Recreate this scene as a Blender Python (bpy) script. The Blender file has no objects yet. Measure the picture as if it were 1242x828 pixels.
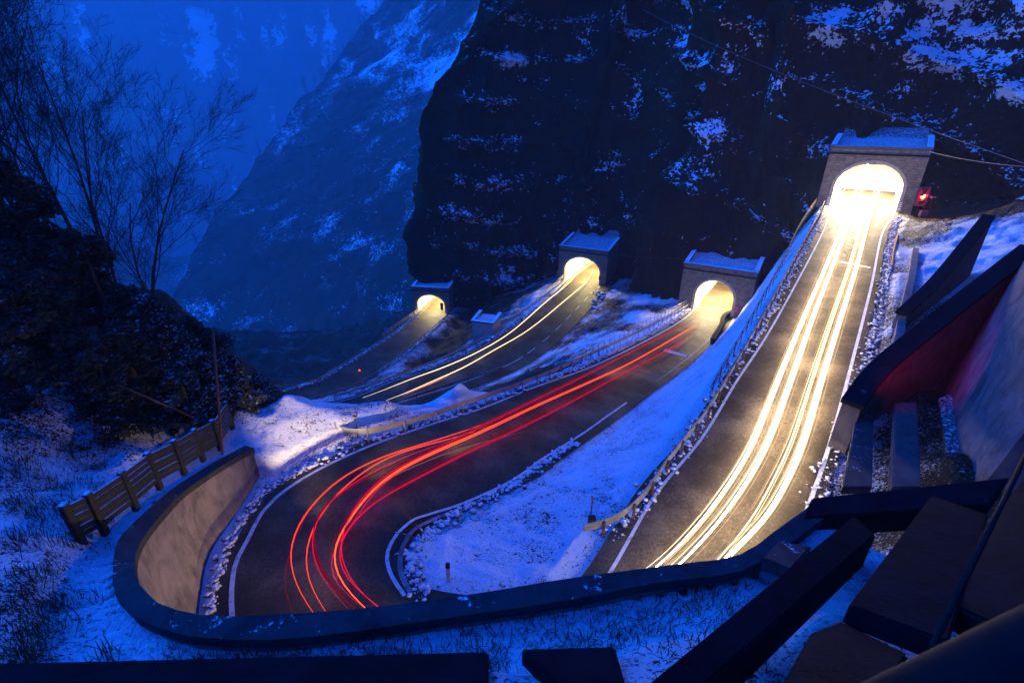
import bpy, math, random
import numpy as np
from mathutils import Vector, Matrix

random.seed(7)
EXPO = 2.95
GAIN = 2 ** -EXPO     # lamps are given for exposure 0
RNG = np.random.default_rng(11)
SC = bpy.context.scene
COL = SC.collection

# ------------------------------------------------------------------ camera model
F, CX, CY, PITCH = 590.0, 621.0, 414.0, math.radians(25)
CP, SP = math.cos(PITCH), math.sin(PITCH)

def ray(u, v):
    x = (u - CX) / F; d = (v - CY) / F
    return np.array([x, CP - d * SP, -SP - d * CP])

def pz(u, v, z):
    r = ray(u, v); return r * (z / r[2])

def py(u, v, y):
    r = ray(u, v); return r * (y / r[1])

def pd(u, v, dist):
    r = ray(u, v); return r / np.linalg.norm(r) * dist

def proj(P):
    P = np.asarray(P, float)
    dep = P[..., 1] * CP - P[..., 2] * SP
    dn = -P[..., 1] * SP - P[..., 2] * CP
    dep = np.where(np.abs(dep) < 1e-6, 1e-6, dep)
    return np.stack([CX + F * P[..., 0] / dep, CY + F * dn / dep, dep], -1)

# ------------------------------------------------------------------ noise
def _h(ix, iy, iz, seed):
    n = (ix * 73856093) ^ (iy * 19349663) ^ (iz * 83492791) ^ (seed * 2654435)
    n = (n ^ (n >> 13)) * 1274126177
    n = n & 0x7fffffff
    n = (n ^ (n >> 15)) & 0xffff
    return n / 65535.0

def vnoise(P, seed=0):
    P = np.asarray(P, float)
    i = np.floor(P).astype(np.int64); f = P - i
    f = f * f * (3 - 2 * f)
    r = 0
    for dx in (0, 1):
        wx = f[..., 0] if dx else 1 - f[..., 0]
        for dy in (0, 1):
            wy = f[..., 1] if dy else 1 - f[..., 1]
            for dz in (0, 1):
                wz = f[..., 2] if dz else 1 - f[..., 2]
                r = r + wx * wy * wz * _h(i[..., 0] + dx, i[..., 1] + dy, i[..., 2] + dz, seed)
    return r * 2 - 1

def fbm(P, octv=4, seed=0, gain=.5):
    P = np.asarray(P, float); a = 1; t = 0; r = 0
    for k in range(octv):
        r = r + a * vnoise(P * (2 ** k) + 17.3 * k, seed + k); t += a; a *= gain
    return r / t

def ridged(P, octv=4, seed=0):
    P = np.asarray(P, float); a = 1; t = 0; r = 0
    for k in range(octv):
        r = r + a * (1 - 2 * np.abs(vnoise(P * (2 ** k) + 9.1 * k, seed + k))); t += a; a *= .5
    return r / t

# ------------------------------------------------------------------ object helpers
def tag(o, label=None, cat=None, group=None, kind=None):
    if label: o['label'] = label
    if cat: o['category'] = cat
    if group: o['group'] = group
    if kind: o['kind'] = kind
    return o

def empty(name, loc=(0, 0, 0), rz=0.0):
    o = bpy.data.objects.new(name, None); COL.objects.link(o)
    o.location = loc; o.rotation_euler = (0, 0, rz); o.empty_display_size = .3
    return o

def link_mesh(name, me, mat, parent=None):
    o = bpy.data.objects.new(name, me); COL.objects.link(o)
    if mat is not None: me.materials.append(mat)
    if parent is not None: o.parent = parent
    return o

def npmesh(name, V, Fc, mat, parent=None, smooth=False, attrs=None):
    V = np.asarray(V, np.float32)
    me = bpy.data.meshes.new(name)
    if isinstance(Fc, np.ndarray):
        n, k = Fc.shape
        me.vertices.add(len(V)); me.vertices.foreach_set('co', V.ravel())
        me.loops.add(n * k); me.loops.foreach_set('vertex_index', Fc.astype(np.int32).ravel())
        me.polygons.add(n)
        me.polygons.foreach_set('loop_start', np.arange(0, n * k, k, dtype=np.int32))
        try: me.polygons.foreach_set('loop_total', np.full(n, k, np.int32))
        except Exception: pass
        me.update(calc_edges=True)
    else:
        me.from_pydata([tuple(map(float, p)) for p in V], [], [tuple(map(int, f)) for f in Fc])
    me.validate()
    if smooth:
        me.polygons.foreach_set('use_smooth', np.ones(len(me.polygons), bool))
    if attrs:
        for k, a in attrs.items():
            at = me.attributes.new(k, 'FLOAT', 'POINT'); at.data.foreach_set('value', np.asarray(a, np.float32))
    return link_mesh(name, me, mat, parent)

def grid_faces(nr, nc):
    i = np.arange(nr - 1)[:, None] * nc + np.arange(nc - 1)[None, :]
    i = i.ravel()
    return np.stack([i, i + 1, i + 1 + nc, i + nc], 1)

class MB:
    """collects shapes; build() links them as one mesh object"""
    def __init__(s): s.v = []; s.f = []
    def add(s, V, Fc):
        b = len(s.v); s.v += [tuple(map(float, p)) for p in V]
        s.f += [tuple(int(i) + b for i in f) for f in Fc]
    def box(s, c, size, rot=None):
        x, y, z = [d / 2 for d in size]
        V = np.array([(-x, -y, -z), (x, -y, -z), (x, y, -z), (-x, y, -z), (-x, -y, z), (x, -y, z), (x, y, z), (-x, y, z)])
        if rot is not None: V = V @ np.asarray(rot).T
        s.add(V + np.asarray(c), [(0, 3, 2, 1), (4, 5, 6, 7), (0, 1, 5, 4), (1, 2, 6, 5), (2, 3, 7, 6), (3, 0, 4, 7)])
    def bar(s, a, b, w, h):
        """box from a to b, width w sideways, height h"""
        a = np.asarray(a, float); b = np.asarray(b, float); d = b - a; L = np.linalg.norm(d); d = d / L
        up = np.array([0, 0, 1.0]) if abs(d[2]) < .95 else np.array([1.0, 0, 0])
        sd = np.cross(d, up); sd /= np.linalg.norm(sd); up = np.cross(sd, d)
        s.box((a + b) / 2, (L, w, h), np.stack([d, sd, up], 1))
    def tube(s, pts, r, n=8, cap=True):
        P = np.asarray(pts, float); m = len(P)
        R = np.broadcast_to(np.asarray(r, float), (m,))
        T = np.gradient(P, axis=0); T /= np.linalg.norm(T, axis=1)[:, None] + 1e-9
        V = []
        for i in range(m):
            t = T[i]; up = np.array([0, 0, 1.0]) if abs(t[2]) < .9 else np.array([1.0, 0, 0])
            a = np.cross(t, up); a /= np.linalg.norm(a); b = np.cross(a, t)
            for k in range(n):
                an = 2 * math.pi * k / n
                V.append(P[i] + R[i] * (math.cos(an) * a + math.sin(an) * b))
        Fc = []
        for i in range(m - 1):
            for k in range(n):
                Fc.append((i * n + k, i * n + (k + 1) % n, (i + 1) * n + (k + 1) % n, (i + 1) * n + k))
        if cap:
            Fc.append(tuple(range(n))[::-1]); Fc.append(tuple((m - 1) * n + k for k in range(n)))
        s.add(V, Fc)
    def prism(s, poly, off):
        """polygon (3D points) extruded by vector off"""
        n = len(poly); P = [np.asarray(p, float) for p in poly]; Q = [p + np.asarray(off) for p in P]
        Fc = [tuple(range(n)), tuple(range(2 * n - 1, n - 1, -1))]
        for i in range(n):
            j = (i + 1) % n; Fc.append((i, i + n, j + n, j))
        s.add(P + Q, Fc)
    def build(s, name, mat, parent=None, smooth=False, bevel=0):
        me = bpy.data.meshes.new(name); me.from_pydata(s.v, [], s.f); me.validate()
        import bmesh
        bm = bmesh.new(); bm.from_mesh(me); bmesh.ops.recalc_face_normals(bm, faces=bm.faces)
        if bevel > 0:
            ed = [e for e in bm.edges if len(e.link_faces) == 2 and e.calc_face_angle(0) > .5]
            bmesh.ops.bevel(bm, geom=ed, offset=bevel, segments=2, affect='EDGES', clamp_overlap=True)
        bm.to_mesh(me); bm.free()
        if smooth: me.polygons.foreach_set('use_smooth', np.ones(len(me.polygons), bool))
        return link_mesh(name, me, mat, parent)

def catmull(P, step=.5, closed=False):
    P = np.asarray(P, float); out = []
    n = len(P)
    for i in range(n - 1):
        p0 = P[max(i - 1, 0)]; p1 = P[i]; p2 = P[i + 1]; p3 = P[min(i + 2, n - 1)]
        if i == 0: p0 = 2 * p1 - p2
        if i == n - 2: p3 = 2 * p2 - p1
        k = max(1, int(np.linalg.norm((p2 - p1)[:3]) / step))
        # centripetal parameters
        t0 = 0; t1 = t0 + np.linalg.norm((p1 - p0)[:3]) ** .5 + 1e-6; t2 = t1 + np.linalg.norm((p2 - p1)[:3]) ** .5 + 1e-6; t3 = t2 + np.linalg.norm((p3 - p2)[:3]) ** .5 + 1e-6
        for j in range(k):
            t = t1 + (t2 - t1) * j / k
            A1 = (t1 - t) / (t1 - t0) * p0 + (t - t0) / (t1 - t0) * p1
            A2 = (t2 - t) / (t2 - t1) * p1 + (t - t1) / (t2 - t1) * p2
            A3 = (t3 - t) / (t3 - t2) * p2 + (t - t2) / (t3 - t2) * p3
            B1 = (t2 - t) / (t2 - t0) * A1 + (t - t0) / (t2 - t0) * A2
            B2 = (t3 - t) / (t3 - t1) * A2 + (t - t1) / (t3 - t1) * A3
            out.append((t2 - t) / (t2 - t1) * B1 + (t - t1) / (t2 - t1) * B2)
    out.append(P[-1])
    return np.array(out)

def resample(P, step):
    P = np.asarray(P, float)
    L = np.concatenate([[0], np.cumsum(np.linalg.norm(np.diff(P[:, :3], axis=0), axis=1))])
    n = max(2, int(round(L[-1] / step)) + 1)
    s = np.linspace(0, L[-1], n)
    return np.stack([np.interp(s, L, P[:, k]) for k in range(P.shape[1])], 1)

# ------------------------------------------------------------------ materials
def newmat(name):
    m = bpy.data.materials.new(name); m.use_nodes = True
    nt = m.node_tree; nt.nodes.clear()
    out = nt.nodes.new('ShaderNodeOutputMaterial')
    b = nt.nodes.new('ShaderNodeBsdfPrincipled')
    nt.links.new(b.outputs[0], out.inputs[0])
    return m, nt, b, out

class N:
    def __init__(s, nt): s.nt = nt
    def node(s, t, **kw):
        n = s.nt.nodes.new(t)
        for k, v in kw.items(): setattr(n, k, v)
        return n
    def link(s, a, b): s.nt.links.new(a, b)
    def coord(s): return s.node('ShaderNodeTexCoord').outputs['Object']
    def geo(s, k='Normal'): return s.node('ShaderNodeNewGeometry').outputs[k]
    def mapping(s, v, sc): 
        n = s.node('ShaderNodeMapping'); n.inputs['Scale'].default_value = sc; s.link(v, n.inputs[0]); return n.outputs[0]
    def noise(s, v, scale, detail=4, rough=.55, dist=0):
        n = s.node('ShaderNodeTexNoise'); n.inputs['Scale'].default_value = scale; n.inputs['Detail'].default_value = detail
        n.inputs['Roughness'].default_value = rough; n.inputs['Distortion'].default_value = dist
        s.link(v, n.inputs['Vector']); return n.outputs['Fac']
    def math(s, op, a, b=None, c=None, clamp=False):
        n = s.node('ShaderNodeMath', operation=op); n.use_clamp = clamp
        for i, x in enumerate((a, b, c)):
            if x is None: continue
            if isinstance(x, (int, float)): n.inputs[i].default_value = x
            else: s.link(x, n.inputs[i])
        return n.outputs[0]
    def step(s, v, lo, hi):
        n = s.node('ShaderNodeMapRange'); n.interpolation_type = 'SMOOTHSTEP'
        s.link(v, n.inputs['Value']); n.inputs['From Min'].default_value = lo; n.inputs['From Max'].default_value = hi
        return n.outputs[0]
    def ramp(s, v, stops):
        n = s.node('ShaderNodeValToRGB'); e = n.color_ramp.elements
        while len(e) < len(stops): e.new(.5)
        for i, (p, c) in enumerate(stops): e[i].position = p; e[i].color = (*c, 1)
        s.link(v, n.inputs[0]); return n.outputs[0]
    def mix(s, f, a, b):
        n = s.node('ShaderNodeMix', data_type='RGBA')
        if isinstance(f, (int, float)): n.inputs[0].default_value = f
        else: s.link(f, n.inputs[0])
        for i, x in ((6, a), (7, b)):
            if isinstance(x, tuple): n.inputs[i].default_value = (*x, 1)
            else: s.link(x, n.inputs[i])
        return n.outputs[2]
    def bump(s, h, strength, dist, bsdf):
        n = s.node('ShaderNodeBump'); n.inputs['Strength'].default_value = strength; n.inputs['Distance'].default_value = dist
        s.link(h, n.inputs['Height']); s.link(n.outputs[0], bsdf.inputs['Normal'])
    def attr(s, name):
        n = s.node('ShaderNodeAttribute', attribute_name=name); return n.outputs['Fac']
    def sep(s, v):
        n = s.node('ShaderNodeSeparateXYZ'); s.link(v, n.inputs[0]); return n.outputs

SNOW = (.80, .82, .86)

def mat_ground():
    m, nt, b, o = newmat('snowy_ground'); n = N(nt); c = n.coord()
    n1 = n.noise(c, .55, 6, .6); n2 = n.noise(c, 3.6, 5, .65, .8); n3 = n.noise(n.mapping(c, (1.6, 5, 3)), 3.2, 3, .6, 1.5)
    s = n.attr('snow')
    n4 = n.noise(c, 9, 4, .7, .6)
    x = n.math('ADD', s, n.math('MULTIPLY', n.math('SUBTRACT', n1, .5), .9))
    for q, a in ((n2, 1.1), (n3, 1.0), (n4, 2.3)): x = n.math('ADD', x, n.math('MULTIPLY', n.math('SUBTRACT', q, .5), a))
    mask = n.step(x, .40, .58)
    dirt = n.ramp(n2, [(.3, (.014, .009, .004)), (.6, (.04, .028, .011)), (.8, (.09, .075, .025))])
    sn = n.mix(n.step(n1, .3, .75), (.72, .75, .80), SNOW)
    n.link(n.mix(mask, dirt, sn), b.inputs['Base Color']); b.inputs['Roughness'].default_value = .8
    h = n.math('ADD', n.math('MULTIPLY', n2, .7), n.math('MULTIPLY', n4, .55))
    h = n.math('ADD', h, n.math('MULTIPLY', mask, .5))
    n.bump(h, 1.0, .22, b); b.inputs['Specular IOR Level'].default_value = .2
    return m

def mat_rock(name, dark, light, scale=1.0, snowcol=SNOW, spread=1.0):
    m, nt, b, o = newmat(name); n = N(nt); c = n.coord()
    v = n.mapping(c, (1, 1, .35))
    n1 = n.noise(v, .18 * scale, 8, .65, .6); n2 = n.noise(c, 1.5 * scale, 6, .7, .5); n3 = n.noise(c, .5 * scale, 5, .7)
    rock = n.ramp(n.math('ADD', n.math('MULTIPLY', n1, .6), n.math('MULTIPLY', n2, .4)), [(.3, dark), (.7, light)])
    s = n.attr('snow')
    x = n.math('ADD', s, n.math('MULTIPLY', n.math('SUBTRACT', n2, .5), 1.5 * spread))
    x = n.math('ADD', x, n.math('MULTIPLY', n.math('SUBTRACT', n3, .5), 1.2 * spread))
    mask = n.step(x, .48, .62)
    n.link(n.mix(mask, rock, snowcol), b.inputs['Base Color']); b.inputs['Roughness'].default_value = .9
    b.inputs['Specular IOR Level'].default_value = .04
    n.bump(n.math('ADD', n2, n.math('MULTIPLY', n1, 2)), .8, .5 / scale, b)
    return m

def mat_asphalt():
    m, nt, b, o = newmat('asphalt'); n = N(nt); c = n.coord()
    n1 = n.noise(c, .25, 5, .6); n2 = n.noise(c, 22, 2, .7); n3 = n.noise(c, 2.2, 4, .6)
    n5 = n.noise(c, 7, 3, .8)
    x = n.math('ADD', n.math('MULTIPLY', n1, .5), n.math('MULTIPLY', n2, .25)); x = n.math('ADD', x, n.math('MULTIPLY', n5, .25))
    col = n.ramp(x, [(.36, (.022, .015, .008)), (.5, (.054, .039, .022)), (.62, (.16, .12, .07))])
    n.link(col, b.inputs['Base Color'])
    n.link(n.step(n3, .2, 1.1), b.inputs['Roughness']); b.inputs['Roughness'].default_value = .7
    r = n.ramp(n3, [(.3, (.55, .55, .55)), (.7, (.8, .8, .8))]); n.link(r, b.inputs['Roughness'])
    n.bump(n2, .6, .012, b); b.inputs['Specular IOR Level'].default_value = .15
    return m

def mat_simple(name, stops, scale, rough=.8, metal=0, bump=.3, bdist=.02, spec=.3, stretch=(1, 1, 1), detail=6):
    m, nt, b, o = newmat(name); n = N(nt); c = n.mapping(n.coord(), stretch)
    n1 = n.noise(c, scale, detail, .65, .4)
    n.link(n.ramp(n1, stops), b.inputs['Base Color']); b.inputs['Roughness'].default_value = rough
    b.inputs['Metallic'].default_value = metal; b.inputs['Specular IOR Level'].default_value = spec
    if bump: n.bump(n1, bump, bdist, b)
    return m

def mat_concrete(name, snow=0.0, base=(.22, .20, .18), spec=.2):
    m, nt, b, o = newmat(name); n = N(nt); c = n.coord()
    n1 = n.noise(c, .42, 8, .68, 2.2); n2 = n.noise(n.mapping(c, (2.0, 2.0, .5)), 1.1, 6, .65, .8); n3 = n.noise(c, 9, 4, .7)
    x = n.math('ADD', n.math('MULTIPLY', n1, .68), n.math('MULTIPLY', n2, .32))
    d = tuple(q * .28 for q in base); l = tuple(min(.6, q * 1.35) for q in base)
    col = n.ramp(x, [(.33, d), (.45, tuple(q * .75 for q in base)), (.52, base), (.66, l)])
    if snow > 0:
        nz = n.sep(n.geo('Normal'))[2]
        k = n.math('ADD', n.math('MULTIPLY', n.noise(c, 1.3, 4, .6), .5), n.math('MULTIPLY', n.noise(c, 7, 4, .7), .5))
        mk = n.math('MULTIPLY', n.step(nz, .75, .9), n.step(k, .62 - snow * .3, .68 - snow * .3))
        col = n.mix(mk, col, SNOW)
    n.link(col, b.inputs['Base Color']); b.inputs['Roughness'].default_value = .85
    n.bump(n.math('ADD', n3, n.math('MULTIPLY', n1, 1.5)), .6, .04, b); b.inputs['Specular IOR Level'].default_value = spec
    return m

def mat_stone():
    m, nt, b, o = newmat('stone_blocks'); n = N(nt); c = n.coord()
    s = n.sep(c); cb = n.node('ShaderNodeCombineXYZ')
    n.link(n.math('ADD', s[0], s[1]), cb.inputs[0]); n.link(s[2], cb.inputs[1])
    br = n.node('ShaderNodeTexBrick'); n.link(cb.outputs[0], br.inputs['Vector'])
    br.inputs['Scale'].default_value = 1.0; br.inputs['Brick Width'].default_value = .62; br.inputs['Row Height'].default_value = .36
    br.inputs['Mortar Size'].default_value = .022; br.inputs['Color1'].default_value = (.17, .125, .07, 1); br.inputs['Color2'].default_value = (.25, .19, .115, 1)
    br.inputs['Mortar'].default_value = (.08, .07, .055, 1); br.inputs['Bias'].default_value = -.1
    n1 = n.noise(c, 1.2, 6, .65); dk = n.step(n1, .35, .62)
    n.link(n.mix(n.math('MULTIPLY', n.math('SUBTRACT', 1.0, dk), .7), br.outputs['Color'], (.06, .055, .04)), b.inputs['Base Color'])
    b.inputs['Roughness'].default_value = .9
    n.bump(n.math('ADD', n.math('MULTIPLY', br.outputs['Fac'], -1.0), n.math('MULTIPLY', n.noise(c, 6, 4), .6)), .7, .04, b)
    return m

def mat_snowcap(name, rock=(.09, .075, .055), lo=.3, hi=.6, snowcol=SNOW):
    m, nt, b, o = newmat(name); n = N(nt); c = n.coord()
    nz = n.sep(n.geo('Normal'))[2]; k = n.noise(c, 5, 4, .7)
    mk = n.step(n.math('ADD', nz, n.math('MULTIPLY', n.math('SUBTRACT', k, .5), 1.2)), lo, hi)
    rc = n.ramp(n.noise(c, 3, 5, .6), [(.3, tuple(q * .35 for q in rock)), (.7, rock)])
    n.link(n.mix(mk, rc, snowcol), b.inputs['Base Color']); b.inputs['Roughness'].default_value = .85
    n.bump(n.noise(c, 12, 4), .5, .03, b)
    return m

def mat_emit(name, col, strength):
    m, nt, b, o = newmat(name); nt.nodes.remove(b)
    e = nt.nodes.new('ShaderNodeEmission'); e.inputs[0].default_value = (*col, 1); e.inputs[1].default_value = strength * GAIN * 2
    nt.links.new(e.outputs[0], o.inputs[0]); return m

M = {}
M['ground'] = mat_ground()
M['cliff'] = mat_rock('cliff_rock', (.010, .006, .003), (.040, .024, .010), 1.0, spread=1.8)
M['ridge'] = mat_rock('ridge_rock', (.010, .006, .0035), (.03, .02, .010), .4, spread=1.7)
M['far'] = mat_rock('far_rock', (.01, .009, .009), (.16, .12, .14), .06, spread=1.0)
M['asphalt'] = mat_asphalt()
M['paint'] = mat_simple('worn_road_paint', [(.3, (.10, .095, .09)), (.42, (.5, .49, .47)), (.7, (.7, .69, .66))], 3.5, .7, bump=.1)
M['worn'] = mat_simple('faded_road_paint', [(.3, (.05, .05, .05)), (.5, (.14, .14, .14)), (.7, (.32, .32, .32))], 2.2, .6, bump=.1)
M['concrete'] = mat_concrete('weathered_concrete', 0, (.21, .165, .145))
M['concrete_snow'] = mat_concrete('snow_dusted_concrete', .1, (.035, .036, .04))
M['dark_concrete'] = mat_concrete('near_black_concrete', 0.0, (.006, .008, .013), .03)  # base colour held far below real concrete to keep these parts near black
M['red_concrete'] = mat_concrete('buttress_concrete', 0, (.07, .06, .062))
M['right_wall'] = mat_concrete('rough_wall_concrete', 0, (.11, .10, .11))
M['stone'] = mat_stone()
M['ring'] = mat_simple('arch_stone', [(.3, (.2, .17, .12)), (.7, (.4, .34, .25))], 2.5, .85)
M['coping'] = mat_snowcap('snowy_coping', (.12, .10, .08), .2, .55)
M['roofsnow'] = mat_snowcap('roof_snow_and_moss', (.03, .027, .022), .72, 1.2)
M['lining'] = mat_simple('tunnel_plaster', [(.3, (.42, .39, .31)), (.7, (.62, .58, .48))], 1.2, .8)
M['ledge'] = mat_snowcap('patchy_snow_ledge', (.03, .026, .022), .95, 1.2)
M['rubble'] = mat_snowcap('snowy_rubble', (.085, .065, .05), .15, .75, (.62, .62, .64))
M['rubble_dark'] = mat_snowcap('dark_rubble', (.07, .055, .05), .3, .75)
M['steel'] = mat_simple('galvanised_steel', [(.3, (.28, .27, .25)), (.7, (.45, .44, .42))], 2.0, .5, .6, .1, spec=.5, stretch=(1, 1, 3))
M['dark_rail'] = mat_simple('dark_rail_paint', [(.3, (.008, .006, .007)), (.55, (.016, .011, .011)), (.75, (.03, .022, .02))], 3.0, .75, .0, .2, spec=.12)
M['rust'] = mat_simple('rusty_steel', [(.3, (.06, .028, .018)), (.55, (.14, .07, .045)), (.75, (.22, .17, .14))], 3.0, .7, .2, .2)
M['wood'] = mat_simple('dark_timber', [(.3, (.02, .013, .008)), (.7, (.06, .042, .026))], 2.0, .85, stretch=(1, 1, 9), bump=.4)
M['plank'] = mat_snowcap('snow_edged_timber', (.010, .007, .004), .75, .97)
M['bark'] = mat_simple('bark', [(.3, (.02, .016, .012)), (.7, (.06, .048, .036))], 6, .9)
M['twig'] = mat_simple('twig', [(.3, (.006, .004, .002)), (.7, (.015, .010, .005))], 3, .9, bump=0)
M['leaf'] = mat_snowcap('evergreen_leaf', (.011, .016, .004), .93, 1.35)
M['leaf_snow'] = mat_snowcap('snow_speckled_leaf', (.018, .028, .008), .80, 1.12)
M['grass'] = mat_simple('dry_grass', [(.3, (.02, .016, .008)), (.7, (.07, .055, .028))], 2, .9, bump=0)
M['white_board'] = mat_simple('white_board', [(.3, (.5, .5, .5)), (.7, (.75, .75, .75))], 3, .5, bump=0)
M['black_board'] = mat_simple('black_paint', [(.3, (.012, .012, .012)), (.7, (.03, .03, .03))], 3, .5, bump=0)
M['signal'] = mat_simple('signal_housing', [(.3, (.14, .03, .05)), (.7, (.32, .07, .11))], 3, .45, bump=0)  # red glow of the lit lens is put into this colour
M['glass_dark'] = mat_simple('dark_lens', [(.3, (.02, .015, .01)), (.7, (.05, .03, .02))], 3, .2, bump=0)
M['wire'] = mat_simple('cable', [(.3, (.06, .06, .065)), (.7, (.14, .14, .15))], 2, .5, bump=0)
M['pale_wall'] = mat_simple('pale_render', [(.3, (.25, .24, .2)), (.7, (.45, .43, .38))], 1.2, .85)
M['orange'] = mat_simple('rusted_kerb', [(.3, (.14, .045, .015)), (.7, (.42, .14, .05))], 3, .8)
M['lens_red'] = mat_emit('lit_red_lens', (1, .05, .015), 30)
M['lens_red_small'] = mat_emit('lit_small_red_lamp', (1, .03, .01), 6)
M['lamp_warm'] = mat_emit('lit_tunnel_lamp', (1, .8, .45), 12)

# ------------------------------------------------------------------ roads
class Road:
    def __init__(s, O, I, ext0=0, ext1=0, step=.6):
        st = np.concatenate([np.asarray(O), np.asarray(I)], 1)
        if ext0:
            d = st[0] - st[1]; d = d / np.linalg.norm(((d[:3] + d[3:]) / 2)[:2]); d[2] *= .3; d[5] *= .3
            c = (d[:3] + d[3:]) / 2; d = np.concatenate([c, c]); st = np.concatenate([[st[0] + d * ext0, st[0] + d * ext0 * .5], st])
        if ext1:
            d = st[-1] - st[-2]; d = d / np.linalg.norm(((d[:3] + d[3:]) / 2)[:2]); d[2] *= .3; d[5] *= .3
            c = (d[:3] + d[3:]) / 2; d = np.concatenate([c, c]); st = np.concatenate([st, [st[-1] + d * ext1 * .5, st[-1] + d * ext1]])
        dense = catmull(st, step)
        s.O = dense[:, :3]; s.I = dense[:, 3:]
        s.tab = {}
    def pts(s, t): return s.O + (s.I - s.O) * t
    def width(s): return np.linalg.norm(s.I - s.O, axis=1)
    def lift(s, px, dz=0.0, tlo=-1.2, thi=2.2):
        key = (round(dz, 3), tlo, thi)
        if key not in s.tab:
            ts = np.linspace(tlo, thi, 120)
            P = s.O[:, None, :] + (s.I - s.O)[:, None, :] * ts[None, :, None]
            P = P + np.array([0, 0, dz]); P = P.reshape(-1, 3)
            off = np.maximum(np.maximum(-ts, ts - 1), 0)[None, :] * s.width()[:, None]
            s.tab[key] = (P, proj(P), ((off.ravel() * 5) ** 2))
        P, q, pen = s.tab[key]
        out = []
        for (u, v) in px:
            d = (q[:, 0] - u) ** 2 + (q[:, 1] - v) ** 2 + np.where(q[:, 2] < 1, 1e9, 0)
            k = int(np.argmin(d + pen))
            z = P[k, 2]; out.append(pz(u, v, z) if d[k] < 900 else P[k])
        return np.array(out)
    def build(s, name, tl, lo=-.6, hi=.6, mat=None):
        """tl: cross fractions; lo/hi: metres beyond the lines"""
        w = s.width(); d = (s.I - s.O) / w[:, None]
        rows = [s.O + d * lo] + [s.pts(t) for t in tl] + [s.I + d * hi]
        V = np.stack(rows, 1).reshape(-1, 3)
        o = npmesh(name, V, grid_faces(len(s.O), len(rows)), mat or M['asphalt'], smooth=True)
        return tag(o, kind='structure')

def with_z(px, zs): return [pz(u, v, z) for (u, v), z in zip(px, zs)]

def pair(L3, Rpx):
    out = []
    for a in L3:
        R = np.array([pz(u, v, a[2]) for u, v in Rpx]); best = 1e9
        for i in range(len(R) - 1):
            e = R[i + 1] - R[i]; t = np.clip(np.dot(a - R[i], e) / np.dot(e, e), 0, 1); q = R[i] + t * e
            if np.linalg.norm(q - a) < best: best = np.linalg.norm(q - a); b = q
        out.append(b)
    return out

R1L = [(1009, 250), (1001, 275), (971, 334), (927, 412), (893, 463), (852, 530), (795, 600), (735, 655)]
R1Z = [-13.4, -13.7, -14.9, -16.2, -16.8, -17.5, -17.9, -18]
R1R = [(1086, 255), (1072, 275), (1059, 338), (1038, 422), (1021, 486), (1005, 547), (981, 612), (950, 680), (915, 750)]
R2L = [(842, 375), (829, 387), (782, 414), (714, 446), (647, 470), (579, 497), (540, 509), (463, 535), (411, 557), (385, 570), (358, 586), (335, 603), (319, 620), (301, 653), (284, 690), (279, 724)]
R2Z = [-34, -32.4, -28.5, -24.4, -21.8, -20.2, -19.6, -18.9, -18.5, -18.4, -18.3, -18.2, -18.2, -18.1, -18, -18]
R2R = [(901, 367), (882, 385), (865, 410), (834, 434), (748, 497), (667, 550), (620, 582), (555, 612), (511, 626), (481, 646), (467.5, 673), (474, 697), (491, 724)]
o2 = with_z(R2L, R2Z); i2 = pair(o2, R2R)
l1 = with_z(R1L, R1Z); r1 = pair(l1, R1R)
hid_o = [np.array(p) for p in ((-10.0, 11.4, -18), (-7.0, 9.5, -18), (-2.5, 8.7, -18), (3, 9.2, -18), (7, 10.9, -18))]
hid_i = [np.array(p) for p in ((-5.2, 14.6, -18), (-4.2, 13.5, -18), (-1.8, 12.9, -18), (1.2, 12.9, -18), (3.2, 13.6, -18))]
# the nearest point of the inner line is a poor partner at the tip of the bend: spread it by hand
ROAD_A = Road(o2[:-1] + hid_o + r1[::-1][1:], i2[:-1] + hid_i + l1[::-1][1:], ext0=24, ext1=24)

R3L = [(691, 339), (681, 349), (651, 376), (615, 401), (577, 424), (536, 441), (505, 453), (474, 463), (434, 480), (405, 488), (370, 492)]
R3Z = [-37, -37.3, -38, -38.8, -39.5, -40.2, -40.7, -41, -41.6, -41.8, -42]
R3R = [(728, 347), (721, 352), (697, 377), (665, 409), (636, 431), (609, 447), (555, 466), (488, 487), (430, 506), (380, 520)]
o3 = with_z(R3L, R3Z); i3 = pair(o3, R3R)
R4L = [(514, 376), (507, 382), (480, 405), (445, 428), (410, 450), (387, 463), (350, 472), (315, 480)]
R4Z = [-47.5, -47.2, -46, -44.8, -43.8, -43.2, -42.5, -42.1]
R4R = [(541, 381), (535, 389), (509, 414), (480, 437), (460, 452), (425, 468), (390, 480), (340, 492)]
o4 = with_z(R4L, R4Z); i4 = pair(o4, R4R)
ROAD_C = Road(o3, i3, ext0=24)
ROAD_D = Road(o4, i4, ext0=20)
TL = [0, .12, .25, .38, .5, .62, .75, .88, 1]
road_a = ROAD_A.build('road', TL, -.55, .9)
road_c = ROAD_C.build('road', TL, -.5, 2.6)
road_d = ROAD_D.build('road', TL, -.5, .5)
# bend that joins the two lower roads behind the snow mound
bo = [o3[-1], np.array([o3[-1][0] - 4, o3[-1][1] - 3, -42.05]), (o3[-1] + o4[-1]) / 2 + np.array([-11, -1, 0]), np.array([o4[-1][0] - 4, o4[-1][1] + .5, -42.1]), o4[-1]]

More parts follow.
